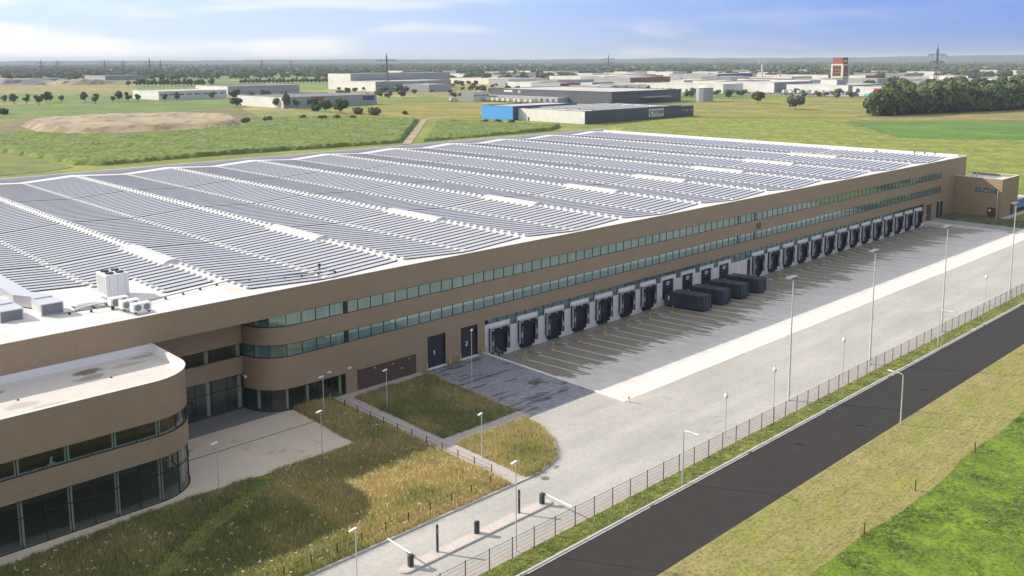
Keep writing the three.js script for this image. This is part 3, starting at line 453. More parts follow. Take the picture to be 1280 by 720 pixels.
// dock front: white concrete panels, glass above, a shelter or a bare door in every bay
const low = bx(0, MOD - 0.03, -1.2, 2.95, -0.22, 0), high = bx(0, 4.05, 2.951, 3.85, -0.22, 0), BARE = new Set([7, 8, 9, 10]);
obj('dock_panel', bx(0.06, 0.70, -1.2, 3.85, -0.22, 0), M.dockWhite, WH);
for (let i = 0; i < 26; i++) {
  const x = slotX(i), w = i === 25 ? 144.88 - x : MOD - 0.03, p = obj('dock_panel', i === 25 ? bx(0, w, -1.2, 2.95, -0.22, 0) : low, M.dockWhite, WH); p.position.x = x;
  if (i !== 11) { const q = obj('dock_panel', high, M.dockWhite, WH); q.position.x = x; }
  if (i === 11) { const e = part('dock_side_door', WH); obj('door_panel', bx(x + 3.9, x + 4.9, -0.05, 2.9, 0.004, 0.05), M.door, e); obj('door_step', bx(x + 3.6, x + 5.4, -1.0, -0.06, 0.004, 1.1), M.galv, e); }
}
{
  const n = 78, g = part('clerestory', WH), fr = [bx(0.06, 144.88, 4.46, 4.54, -0.34, -0.24)];
  for (let k = 0; k <= n; k++) fr.push(bx(0.73 + k * MOD / 3 - 0.05, 0.73 + k * MOD / 3 + 0.05, 2.9, 4.46, -0.36, -0.24));
  obj('window_frame', fr.filter((f) => f), M.frame, g);
  for (let k = 0; k < n - 0; k++) { const a = 0.73 + k * MOD / 3; if (a + MOD / 3 > 145.2) break; pane(g, [a, -0.3], [Math.min(a + MOD / 3, 144.9), -0.3], 2.92, 4.46, M.glass); }
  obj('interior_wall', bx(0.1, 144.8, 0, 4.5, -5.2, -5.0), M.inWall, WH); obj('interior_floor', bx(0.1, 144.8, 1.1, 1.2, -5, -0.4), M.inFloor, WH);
}
{ // one shelter as pattern
  const sg = { frame: [bx(-1.72, -1.36, 0.0, 3.3, 0.0, 0.62), bx(1.36, 1.72, 0.0, 3.3, 0.0, 0.62), bx(-1.36, 1.36, 2.42, 3.3, 0.0, 0.62)], side: [bx(-1.76, -1.72, 0, 3.34, 0.3, 0.64), bx(1.72, 1.76, 0, 3.34, 0.3, 0.64), bx(-1.76, 1.76, 3.30, 3.34, 0.0, 0.64)], door: bx(-1.36, 1.36, 0.0, 2.42, 0.004, 0.06), edge: [bx(-1.36, -1.30, 0, 2.42, 0.5, 0.66), bx(1.30, 1.36, 0, 2.42, 0.5, 0.66)], lip: bx(-1.1, 1.1, -0.16, -0.02, 0.004, 0.45), pit: bx(-1.15, 1.15, -1.0, -0.17, 0.002, 0.03), bump: bx(-0.15, 0.15, -0.62, -0.05, 0.0, 0.25), lamp: bx(-0.06, 0.06, -0.35, 0.35, 0, 0.04), dot: bx(-0.09, 0.09, -0.07, 0.07, 0, 0.05) };
  for (const k of ['frame', 'side', 'edge']) sg[k] = mergeGeometries(sg[k]);
  for (const i of DOCKS) {
    const x = slotX(i) + 1.75;
    if (BARE.has(i)) {
      const d = part('dock_door', WH); d.position.x = x;
      for (let k = 0; k < 5; k++) obj('door_panel', bx(-1.45, 1.45, 0.02 + k * 0.66, 0.65 + k * 0.66, 0.004, 0.05), M.door, d);
      obj('number_plate', bx(-0.38, 0.38, 2.35, 2.95, 0.051, 0.07), M.white, d);
      const t = obj('door_number', text(String(i + 3), 0.4, 0.012), M.black, d); t.position.set(0, 2.65, 0.071);
    } else {
      const d = part('dock_shelter', WH); d.position.x = x; d.position.z = 0.003;
      obj('shelter_curtain', sg.frame, M.rubber, d); obj('shelter_edge', sg.side, M.galv, d); obj('dock_door', sg.door, M.door, d); obj('curtain_edge', sg.edge, M.galv, d);
      obj('dock_leveller', sg.lip, M.black, d); obj('leveller_pit', sg.pit, M.black, d);
      for (const s of [-1, 1]) { const b = obj('bumper', sg.bump, M.rubber, d); b.position.x = s * 1.3; const l = obj('guide_strip', sg.lamp, M.white, d); l.position.set(s * 1.5, 1.25, 0.62); const o = obj('marker', sg.dot, M.white, d); o.position.set(s * 1.45, 3.12, 0.62); }
      const o = obj('marker', sg.dot, M.white, d); o.position.set(0, 3.16, 0.62);
    }
  }
}
// roof: shallow saw of ridges and valleys, each face a plane
const BAY = 22.1, RX = -33.7, roofY = (x) => { const t = (((x - RX) % BAY) + BAY) % BAY; return 14.36 - 0.056 * (t < BAY / 2 ? t : BAY - t); };
{
  const xs = []; for (let k = -6; k < 22; k++) { const x = RX + k * BAY / 2; if (x > X0 + 0.5 && x < X1 - 1) xs.push(x); } xs.unshift(X0); xs.push(X1 - 0.4);
  for (let i = 0; i < xs.length - 1; i++) { const a = xs[i], b = xs[i + 1], far = i === xs.length - 2; const g = sheet(far ? [[a, ZB], [b, ZB], [b, -3], [170, -0.36], [a, -0.36]] : [[a, ZB], [b, ZB], [b, -0.36], [a, -0.36]], (x) => roofY(x)); g.computeVertexNormals(); obj('roof_slope', g, M.roof, WH); }
  obj('inner_cap', bx(X0, 170, 13.2, 14.4, -0.42, -0.36), M.roof, WH);
}
{ // barrel skylights on the ridges
  const up = new THREE.CylinderGeometry(2.05, 2.05, 13.4, 16, 1, true, -0.62, 1.24); up.rotateX(-Math.PI / 2); up.computeBoundingBox();
  if (up.boundingBox.max.y < 1) up.rotateZ(Math.PI);
  up.translate(0, -2.05 * Math.cos(0.62) + 0.2, 0);
  const endShape = new THREE.Shape(); endShape.absarc(0, -2.05 * Math.cos(0.62) + 0.2, 2.05, Math.PI / 2 - 0.62, Math.PI / 2 + 0.62, false); const eg = new THREE.ShapeGeometry(endShape, 12);
  for (let k = -1; k <= 9; k++) {
    const s = part('skylight', WH); s.position.set(RX + k * BAY, 14.36, -28.6);
    obj('skylight_kerb', [bx(-1.3, 1.3, -0.12, 0.2, -6.9, 6.9)], M.white, s); obj('skylight_dome', up, M.dome, s);
    for (const z of [-6.7, 6.7]) { const e = obj('skylight_end', eg, M.galv, s); e.position.z = z + 0.004 * Math.sign(z); }
  }
}
// ---------------------------------------------------------------- solar panel rows
{
  const HL = BAY / 2, len = 10.05, tilt = 0.05, dep = 1.18;
  const pg = new THREE.BoxGeometry(len, 0.045, dep); { const u = pg.attributes.uv, p = pg.attributes.position; for (let i = 0; i < u.count; i++) u.setXY(i, (p.getX(i) + len / 2) / len * 10, (p.getZ(i) + dep / 2) / dep); }
  pg.rotateX(-tilt); pg.translate(0, 0.1, 0);                    // high edge towards +z, face towards the sun side
  const hz = dep / 2 * Math.cos(tilt), hy = 0.1 + dep / 2 * Math.sin(tilt);
  const dg = bx(-len / 2, len / 2, 0.015, hy - 0.012, hz + 0.01, hz + 0.035), eg = bx(-0.2, 0.2, 0.0, 0.24, -0.3, 0.3);
  const spots = [], ang = Math.atan(0.056), r = rng(77);
  for (let k = -4; k < 19; k++) {
    const a = RX - HL + k * HL, b = a + HL, rising = k % 2 === 0; if (a < -92 || b > 172) continue;
    const mid = rising ? a + 0.24 + len / 2 : b - 0.24 - len / 2;      // rows stop short of the ridge
    for (let n = 0; n < 80; n++) {
      const z = -3.6 - 1.55 * n - 0.5 * ((n > 19) + (n > 37) + (n > 56)); if (z < ZB + 4) break;   // narrow cross walks
      if (a < -56 && z > -37) continue; if (a < -45.5 && a > -57 && z > -20) continue;
      if (a < -44 && a > -46 && z > -9.5) continue;
      const sky = Math.abs(z + 28.6) < 7.4;
      spots.push({ x: mid + (sky && rising ? -0.45 : 0), z, s: rising ? 1 : -1, cut: (a < -44 && a > -46 && z > -19) ? 0.55 : sky && rising ? 0.92 : sky ? 0.96 : 1 });
    }
  }
  const view = new THREE.Matrix4(), fr = new THREE.Frustum(); camera.updateMatrixWorld(); view.multiplyMatrices(camera.projectionMatrix, camera.matrixWorld.clone().invert()); fr.setFromProjectionMatrix(view);
  for (const s of spots) { const P = new THREE.Vector3(s.x, 14.2, s.z); s.d = P.distanceTo(camera.position) + (fr.containsPoint(P) ? 0 : 1000); }
  spots.sort((p, q) => p.d - q.d);
  const place = (o, s) => { const shift = s.cut < 0.6 ? len * (1 - s.cut) / 2 : 0; o.position.set(s.x + shift, roofY(s.x + shift) + 0.015, s.z); o.rotation.z = s.s * ang; o.scale.x = s.cut; };
  spots.slice(0, 300).forEach((s) => {
    const o = thing('solar_panel_row', 'long tilted row of grey solar panels on the white warehouse roof', 'solar panels', [0, 0, 0], 0, 'solar panel rows on the warehouse roof');
    place(o, s); o.scale.x = 1;
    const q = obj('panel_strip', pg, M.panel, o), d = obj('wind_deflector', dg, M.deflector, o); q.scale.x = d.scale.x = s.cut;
    for (const e of [-1, 1]) { const b = obj('ballast_block', eg, M.white, o); b.position.x = e * (len * s.cut / 2 + 0.12); }
  });
  const rest = spots.slice(300), g = tag(new THREE.Group(), 'the many farther rows of solar panels on the warehouse roof', 'solar panels', 'solar panel rows on the warehouse roof', 'stuff'); g.name = 'solar_panel_rows'; scene.add(g);
  const o = new THREE.Object3D();
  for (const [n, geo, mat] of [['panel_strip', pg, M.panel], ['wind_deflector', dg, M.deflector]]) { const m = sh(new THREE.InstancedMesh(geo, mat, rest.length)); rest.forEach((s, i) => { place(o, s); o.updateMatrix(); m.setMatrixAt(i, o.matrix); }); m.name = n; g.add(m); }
  const m = sh(new THREE.InstancedMesh(eg, M.white, rest.length * 2)); rest.forEach((s, i) => [-1, 1].forEach((e, k) => { const x = s.x + e * (len * s.cut / 2 + 0.12); o.scale.set(1, 1, 1); o.position.set(x, roofY(x) + 0.015, s.z); o.updateMatrix(); m.setMatrixAt(2 * i + k, o.matrix); })); m.name = 'ballast_block'; g.add(m);
}
// ---------------------------------------------------------------- office wing
const WG = thing('office_wing', 'low rounded brown clad office wing with flat white roof and glazed ground floor', 'office building');
const wingPath = [[-95, 11.5], [-50.1, 11.5], ...arc(-50.1, 7, 4.5, Math.PI / 2, 0, 18).slice(1), [-45.6, 0.05]];
const wingLow = [...wingPath.slice(0, -1), [-45.6, -4.5]];
obj('wall_band', [strip(wingPath, 7.85, 11.5, 0, 0.3)], M.clad, WG); obj('parapet_cap', [strip(wingPath, 11.5, 11.55, 0.04, 0.34)], M.cap, WG);
obj('wall_band', [strip(wingLow, 4.24, 6.3, 0, 0.3)], M.clad, WG);
obj('wall', [bx(-45.9, -45.6, 7.85, 11.44, -4.5, 0.04)], M.clad, WG);
obj('rear_parapet', [bx(-95, -45.62, 10.4, 11.5, 0.04, 0.3)], M.white, WG);
{
  const fl = [[-95, 0.3], ...offset(wingPath, -0.28).slice(0, -1), [-45.88, 0.3]];
  const stain = tex(1024, 256, 1, 1, (u, v) => {
    const x = -95 + u * 50, z = v * 12, pud = (cx, cz, rx, rz) => 1 - step(0.55, 1.05, Math.hypot((x - cx) / rx, (z - cz) / rz) + 0.7 * (fbm(x * 1.1, z * 1.1, 5, 4) - 0.5));
    const d = Math.max(pud(-52.6, 2.2, 1.7, 0.9), 0.6 * pud(-53, 4.0, 1.6, 0.8), 0.55 * pud(-47, 1.3, 1.5, 0.5), 0.4 * pud(-49, 2.8, 2.0, 0.6), 0.7 * pud(-60.5, 2.4, 0.9, 0.6), 0.35 * pud(-59.8, 7.2, 1.6, 1.0), 0.35 * pud(-58.2, 8.6, 1.8, 0.5));
    const seam = ((x / 1.9) % 1 + 1) % 1 < 0.025 || (Math.abs(((z + 40) / 5.4) % 1) < 0.012) ? 0.93 : 1, n = (0.92 + 0.1 * (fbm(x, z, 7, 4) - 0.5)) * seam;
    return [mix(0.90, 0.30, d) * n, mix(0.87, 0.25, d) * n, mix(0.84, 0.18, d) * n];
  });
  stain.repeat.set(1, 1);
  const g = sheet(fl, 10.75), p = g.attributes.position, uv = g.attributes.uv; for (let i = 0; i < p.count; i++) uv.setXY(i, (p.getX(i) + 95) / 50, p.getZ(i) / 12);
  obj('roof', g, std([0.72, 0.695, 0.67], 0.55, { map: stain }), WG);
  for (const [x, z] of [[-51.6, 5.4], [-59.6, 5.6]]) obj('roof_drain', cyl(0.12, 0.1, 0.07, x, 10.75, z, 10), M.black, WG);
  const edge = [...offset(wingPath, -0.3)]; obj('parapet_lining', [strip(edge, 10.75, 11.49, 0, 0.03)], M.white, WG);
}
{
  const L1 = lengthOf(wingPath.slice(0, -1)), wl = lengthOf(wingLow), c = []; for (let k = 0; k * 1.96 < wl - 0.8; k++) c.push(k * 1.96 + 0.14); c[0] = 0; c.push(wl);
  ribbon(WG, wingLow, 6.3, 7.85, c, M.glassClear); ribbon(WG, wingLow, 0, 4.24, c, M.glassClear, { transoms: [2.7], name: 'glass_front' });
  const colPath = offset(wingLow, -0.75); for (let s = 2.2; s < lengthOf(colPath) - 1; s += 3.92) { const [x, z] = along(colPath, s); obj('column', cyl(0.2, 0.2, 10.6, x, 0, z, 12), M.inCol, WG); }
  const inner = [[-95, 0.4], ...offset(wingLow, -0.4).slice(0, -1), [-46, -4]];
  obj('interior_floor', [slab([...inner.slice(0, -1), [-46, 0.4]], 5.6, 5.8), slab([...inner.slice(0, -1), [-46, 0.4]], 10.3, 10.5), slab([...inner.slice(0, -1), [-46, 0.4]], 0.0, 0.02)], M.inFloor, WG);
  obj('window_sill', strip(offset(wingLow, -0.45), 6.15, 6.33, 0, 0.25), M.white, WG);
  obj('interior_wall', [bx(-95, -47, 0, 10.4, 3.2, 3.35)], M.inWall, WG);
  const pl = part('bare_tree_ornament', WG); for (const [a, b] of [[[-58.9, 5.8, 10.6], [-58.7, 6.9, 10.6]], [[-58.8, 6.3, 10.6], [-59.4, 6.0, 10.6]], [[-58.8, 6.5, 10.6], [-58.3, 6.1, 10.6]]]) obj('branch', bar(a, b, 0.11, 6), M.white, pl);
}
// ---------------------------------------------------------------- annex at the far end
{
  const A = thing('annex_building', 'small square brown annex with white edged flat roof at the far end of the warehouse', 'annex');
  obj('wall', [bx(164, 164.3, 0, 9.8, 0.02, 11.3), bx(164.3, 176, 0, 9.8, 11.0, 11.3), bx(175.7, 176, 0, 9.8, 0.02, 11.0)], M.clad, A);
  obj('parapet_cap', [bx(163.95, 164.4, 9.8, 9.88, 0.02, 11.35), bx(164.4, 176.05, 9.8, 9.88, 10.9, 11.35), bx(175.6, 176.05, 9.8, 9.88, 0.02, 10.9)], M.white, A); obj('roof', rect(164.3, 175.7, 0.05, 11, 9.2), M.roof, A);
  for (const z of [5.0, 6.9, 8.8]) { const w = part('window', A); obj('window_frame', bx(163.94, 163.998, 6.2, 7.3, z, z + 1.4), M.frame, w); const p = new THREE.PlaneGeometry(1.24, 0.96); const q = obj('pane', p, M.glass, w); q.rotation.y = -Math.PI / 2; q.position.set(163.92, 6.75, z + 0.7); }
  const d = part('door', A); obj('door_panel', bx(163.95, 163.997, 0.05, 2.5, 8.2, 10.2), M.cladDark, d); obj('door_sign', bx(163.92, 163.948, 1.5, 2.0, 8.5, 9.0), M.white, d); obj('handle', bx(163.88, 163.948, 1.05, 1.1, 9.9, 10.1), M.galv, d);
  const e = part('door', A); obj('door_panel', bx(171.2, 173.0, 0.05, 2.7, 11.302, 11.36), M.door, e); obj('handle', bx(171.4, 171.6, 1.1, 1.15, 11.36, 11.42), M.galv, e);
  for (const [x, z] of [[167, 3], [171, 2.6], [173.5, 8]]) obj('roof_vent', [cyl(0.16, 0.16, 0.7, x, 9.2, z, 10), cyl(0.3, 0.1, 0.2, x, 9.9, z, 10)], M.galv, A);
  struct('grass_strip', [rect(153.2, 163.9, -0.3, 24, 0.02), rect(163.9, 200, 13, 24, 0.02)], M.lawn, 'strip of grass in front of the annex building', 'grass');
  struct('footpath', rect(164, 200, 11.36, 13, 0.015), M.concrete, 'concrete path along the annex building', 'footpath');
  scatter('strip_grass', 'shaggy green grass along the foot of the annex', tB, bladeMat, 1500, (r) => { const x = 153.4 + 10.3 * r(), z = 24 * r(); return [x, 0.02, z, 0.9 + 0.9 * r(), lerp3([0.08, 0.12, 0.025], [0.22, 0.24, 0.05], r())]; }, 131);
  const T = thing('box_trailer', 'blue box trailer with white roof parked beside the annex', 'trailer', [180.6, 0, 9.5]);
  obj('box_body', new RoundedBoxGeometry(7.5, 2.3, 2.5, 2, 0.06).translate(0, 2.0, 0), std([0.04, 0.16, 0.42], 0.4), T); obj('box_roof', new RoundedBoxGeometry(7.6, 0.4, 2.56, 2, 0.08).translate(0, 3.3, 0), M.white, T); obj('chassis', bx(-3.6, 3.6, 0.55, 0.84, -1, 1), M.black, T);
  for (const x of [1.6, 2.8]) for (const s of [-1, 1]) obj('wheel', new THREE.CylinderGeometry(0.5, 0.5, 0.3, 16).rotateX(Math.PI / 2).translate(x, 0.5, s * 1.0), M.rubber, T); for (const s of [-1, 1]) obj('landing_leg', bx(-2.7, -2.5, 0, 0.6, s * 0.8 - 0.08, s * 0.8 + 0.08), M.galv, T);
}

// ---------------------------------------------------------------- things on the roof
{
  const U = thing('chiller_unit', 'tall white box chiller with dark roof fans on the warehouse roof', 'air conditioner', [-44.5, 14.05, -12.6]);
  obj('casing', new RoundedBoxGeometry(2.5, 2.5, 2.9, 2, 0.05).translate(0, 1.35, 0), M.hvac, U); obj('base_frame', bx(-1.2, 1.2, 0, 0.12, -1.4, 1.4), M.galv, U);
  for (const [x, z] of [[-0.55, -0.7], [0.55, -0.7], [-0.55, 0.7], [0.55, 0.7]]) { const f = part('fan', U); obj('fan_ring', cyl(0.45, 0.45, 0.14, x, 2.6, z, 18), M.black, f); obj('fan_hub', cyl(0.12, 0.12, 0.06, x, 2.74, z, 10), M.galv, f); }
  obj('coil_grille', bx(-1.27, -1.25, 0.4, 2.4, -1.25, 1.25), std([0.42, 0.42, 0.43], 0.6), U);
  for (let k = 0; k < 3; k++) obj('casing_seam', bx(-0.85 + k * 0.85 - 0.01, -0.85 + k * 0.85 + 0.01, 0.3, 2.45, 1.45, 1.456), M.louver, U);
  const labs = ['row of white outdoor condenser units beside the pipe bundle, the one by the chiller', 'middle one of three white outdoor condenser units on the roof', 'white outdoor condenser unit standing closest to the roof edge'];
  [[-45.9, -7.4], [-45.5, -5.4], [-45.1, -3.4]].forEach(([x, z], i) => { const c = thing('condenser_unit', labs[i], 'air conditioner', [x, 14.0, z], 0, 'outdoor condenser units on the roof'); obj('casing', new RoundedBoxGeometry(1.9, 0.85, 0.95, 2, 0.05).translate(0, 0.6, 0), M.hvac, c); for (const s of [-1, 1]) obj('foot', bx(s * 0.7 - 0.08, s * 0.7 + 0.08, 0, 0.18, -0.5, 0.5), M.black, c); for (const s of [-0.45, 0.45]) obj('fan_grille', cyl(0.34, 0.34, 0.03, 0, 0, 0, 18).rotateX(Math.PI / 2).translate(s, 0.6, 0.49), M.louver, c); });
  const P = thing('pipe_bundle', 'bundle of pale insulated pipes on the roof beside the condenser units', 'pipes', [-48.4, 14.0, -9.2]);
  for (let k = 0; k < 6; k++) { const c = new THREE.CatmullRomCurve3([new THREE.Vector3(-1.6 + 0.1 * k, 0.12, 0.9 - 0.35 * k), new THREE.Vector3(-0.6, 0.14 + 0.05 * (k % 2), 0.5 - 0.3 * k), new THREE.Vector3(1.0, 0.2, 0.2 - 0.22 * k), new THREE.Vector3(2.2, 0.3, 0.6 - 0.1 * k)]); obj('pipe', new THREE.TubeGeometry(c, 18, 0.08, 7), k % 3 ? M.hvac : M.galv, P); }
  for (const x of [-1.2, 0.4, 1.8]) obj('pipe_support', bx(x - 0.08, x + 0.08, 0, 0.08, -1.3, 1.0), M.black, P);
  const duct = (label, x, len) => { const D = thing('air_duct', label, 'duct', [x, 14.0, -9.6]);
    obj('duct_run', bx(-0.9, 0.9, 0.35, 1.5, -len, -4.4), M.duct, D); obj('duct_elbow', slab([[-0.9, -4.4], [0.9, -4.4], [2.0, -2.4], [2.0, -1.2], [0.2, -1.2], [0.2, -2.2]], 0.35, 1.55), M.duct, D);
    const o = part('outlet', D); obj('outlet_hood', bx(0.0, 2.2, 0.2, 1.45, -1.2, 1.6), M.duct, o); obj('outlet_louver', bx(0.12, 2.08, 0.3, 1.35, 1.6, 1.63), M.louver, o);
    for (let z = -len + 1; z < 1; z += 3.2) obj('duct_foot', bx(z > -4.4 ? 0.2 : -0.7, z > -4.4 ? 1.9 : 0.7, 0, 0.36, z, z + 0.14), M.galv, D); };
  duct('grey metal air duct ending in a louvred hood, closer to the condenser units', -53.4, 17); duct('grey metal air duct ending in a louvred hood, farther from the condenser units', -57.2, 20);
  const C = thing('cable_tray', 'thin dark cable tray on small feet running along the roof edge', 'cable tray');
  for (const [a, b] of [[[-51.4, -7.4], [-43.6, -6.6]], [[-43.6, -6.6], [-33.4, -7.6]], [[-33.4, -7.6], [-20.6, -4.6]]]) { const L = Math.hypot(b[0] - a[0], b[1] - a[1]); const y = (p) => Math.max(roofY(p[0]), 14.0) + 0.2; obj('tray', bar([a[0], y(a), a[1]], [b[0], y(b), b[1]], 0.06, 4), M.louver, C); for (let s = 0.5; s < L; s += 2.1) { const x = mix(a[0], b[0], s / L), z = mix(a[1], b[1], s / L); obj('tray_foot', bx(x - 0.1, x + 0.1, roofY(x), Math.max(roofY(x), 14) + 0.17, z - 0.12, z + 0.12), M.black, C); } }
  [[-21.0, -7.6, 'dark capped vent pipe on the roof among the first solar rows'], [166.5, -12, 'dark capped vent pipe at the far roof corner, farthest from the annex'], [168.3, -10, 'dark capped vent pipe at the far roof corner, middle one of three'], [170, -8, 'dark capped vent pipe at the far roof corner, closest to the roof edge']].forEach(([x, z, l]) => { const v = thing('roof_vent', l, 'vent', [x, roofY(x), z]); obj('pipe', cyl(0.14, 0.14, 0.6, 0, 0, 0, 10), M.louver, v); obj('cowl', cyl(0.28, 0.16, 0.22, 0, 0.6, 0, 12), M.black, v); });
}
// ---------------------------------------------------------------- loading yard
{
  const y = (z) => R.rampY(z);
  const proto = thing('waste_container', 'dark blue ribbed steel container backed against dock door 10', 'container', [slotX(7) + 1.75, y(4.4), 4.3], 0, 'dark containers backed against the docks');
  proto.rotation.x = -Math.atan(1.05 / 19);
  const sh1 = new THREE.Shape(); sh1.moveTo(-3.6, 0.25); sh1.lineTo(3.6, 0.25); sh1.lineTo(3.6, 2.55); sh1.lineTo(-2.6, 2.55); sh1.quadraticCurveTo(-3.5, 2.5, -3.6, 1.5); sh1.lineTo(-3.6, 0.25);
  const body = new THREE.ExtrudeGeometry(sh1, { depth: 2.4, bevelEnabled: true, bevelSize: 0.04, bevelThickness: 0.04, bevelSegments: 2 }); body.translate(0, 0, -1.2); body.rotateY(-Math.PI / 2);
  obj('container_body', metreUV(body), M.skip, proto);
  const rib = bx(-0.05, 0.05, 0.3, 2.5, -0.06, 0.06); for (let k = 0; k < 9; k++) for (const s of [-1, 1]) { const q = obj('side_rib', rib, M.skip, proto); q.position.set(s * 1.28, 0, -2.6 + k * 0.76); }
  obj('skid', [bx(-0.75, -0.55, 0, 0.25, -3.5, 3.5), bx(0.55, 0.75, 0, 0.25, -3.5, 3.5)], M.black, proto);
  const dr = part('end_door', proto); obj('door_leaf', bx(-1.15, 1.15, 0.4, 2.45, 3.645, 3.69), M.skip, dr); for (const x of [-0.5, 0.5]) obj('lock_bar', bar([x, 0.4, 3.73], [x, 2.45, 3.73], 0.035, 6), M.black, dr); obj('hinge_post', [bx(-1.22, -1.15, 0.3, 2.5, 3.645, 3.75), bx(1.15, 1.22, 0.3, 2.5, 3.645, 3.75)], M.black, dr);
  obj('roof_seam', [bx(-1.2, 1.2, 2.59, 2.63, -0.6, -0.5), bx(-1.2, 1.2, 2.59, 2.63, 1.6, 1.7)], M.black, proto); obj('press_head', bx(-1.0, 1.0, 0.5, 1.9, -4.2, -3.62), M.skip, proto); obj('side_label', bx(-1.255, -1.245, 1.2, 1.9, -3.2, -2.9), M.white, proto);
  proto.userData.label = 'dark blue ribbed container at the dock, right next to the long row of shelters';
  for (const [i, l] of [[8, 'dark blue ribbed container at the dock, second counted from the long shelter row'], [9, 'dark blue ribbed container at the dock, third counted from the long shelter row'], [10, 'dark blue ribbed container at the dock, right beside the gap without a door']]) dup(proto, [slotX(i) + 1.75, y(4.4), 4.3], undefined, l).rotation.x = proto.rotation.x;
  // wheel guides and yellow posts
  const guide = thing('wheel_guide', 'low galvanised wheel guide tube at the start of a bay line', 'wheel guide', [slotX(0) + 0.15, y(3.0), 3.0], 0, 'wheel guides on the loading ramp');
  const c = new THREE.CatmullRomCurve3([[0, 0, -1.1], [0, 0.26, -0.95], [0, 0.3, 0], [0.05, 0.3, 0.6], [0.3, 0.28, 1.0], [0.36, 0.05, 1.1]].map((p) => new THREE.Vector3(...p)));
  obj('tube', new THREE.TubeGeometry(c, 24, 0.085, 7), M.galv, guide); for (const z of [-0.6, 0.3]) { const f = obj('foot_plate', bx(-0.14, 0.14, 0, 0.03, z - 0.14, z + 0.14), M.galv, guide); obj('foot_stub', cyl(0.05, 0.05, 0.24, 0, 0.03, z, 8), M.galv, guide); }
  const post = thing('signal_post', 'thin leaning yellow hose post beside a bay line', 'post', [slotX(0) + 3.05, y(4.5), 4.5], 0, 'yellow posts on the loading ramp');
  obj('post_tube', bar([0, 0, 0], [-0.12, 1.1, -0.35], 0.06, 7), M.yellow, post); obj('post_arm', bar([-0.12, 1.08, -0.35], [0.32, 1.02, -0.5], 0.05, 7), M.yellow, post); obj('foot_plate', bx(-0.22, 0.22, 0, 0.06, -0.22, 0.22), M.yellow, post);
  DOCKS.forEach((i, n) => { if (BARE.has(i)) return; if (n) dup(guide, [slotX(i) + 0.15, y(3.0), 3.0]); const g = dup(guide, [slotX(i) + 3.15, y(3.0), 3.0]); g.scale.x = -1; if (n) { const q = dup(post, [slotX(i) + 3.0, y(4.5), 4.5], ((i * 37) % 11) / 11 - 0.4); q.rotation.z = (((i * 53) % 7) / 7 - 0.5) * 0.5; if (i === 2 || i === 6) q.children[0].material = M.orange; } });
  const rail = thing('guard_railing', 'thin galvanised guard railing on the ramp kerb wall', 'railing', [-0.2, 0.13, 0.4]);
  for (let k = 0; k < 9; k++) obj('rail_post', bar([0, 0, k * 1.2], [0, 1.0, k * 1.2], 0.025, 6), M.galv, rail); for (const h of [0.5, 1.0]) obj('rail', bar([0, h, 0], [0, h, 9.6], 0.025, 6), M.galv, rail);
  const st = thing('dock_steps', 'small galvanised steps with handrails beside the first dock door', 'steps', [0.35, 0, 0.9]);
  for (let k = 0; k < 5; k++) obj('tread', bx(0, 0.9, -0.2 - k * 0.19, -0.15 - k * 0.19, k * 0.26, k * 0.26 + 0.26), M.galv, st); for (const x of [0, 0.9]) { obj('handrail', bar([x, 0.85, 0], [x, -0.1, 1.3], 0.025, 6), M.galv, st); obj('rail_post', bar([x, -0.9, 1.3], [x, -0.1, 1.3], 0.025, 6), M.galv, st); }
  const cb = thing('corner_bollard', 'short yellow and white post at the outer end of the ramp kerb', 'bollard', [-0.15, 0, 25.5]); obj('post', cyl(0.12, 0.12, 0.8, 0, 0, 0, 12), M.white, cb); obj('post_band', cyl(0.125, 0.125, 0.2, 0, 0.5, 0, 12), M.yellow, cb);
}
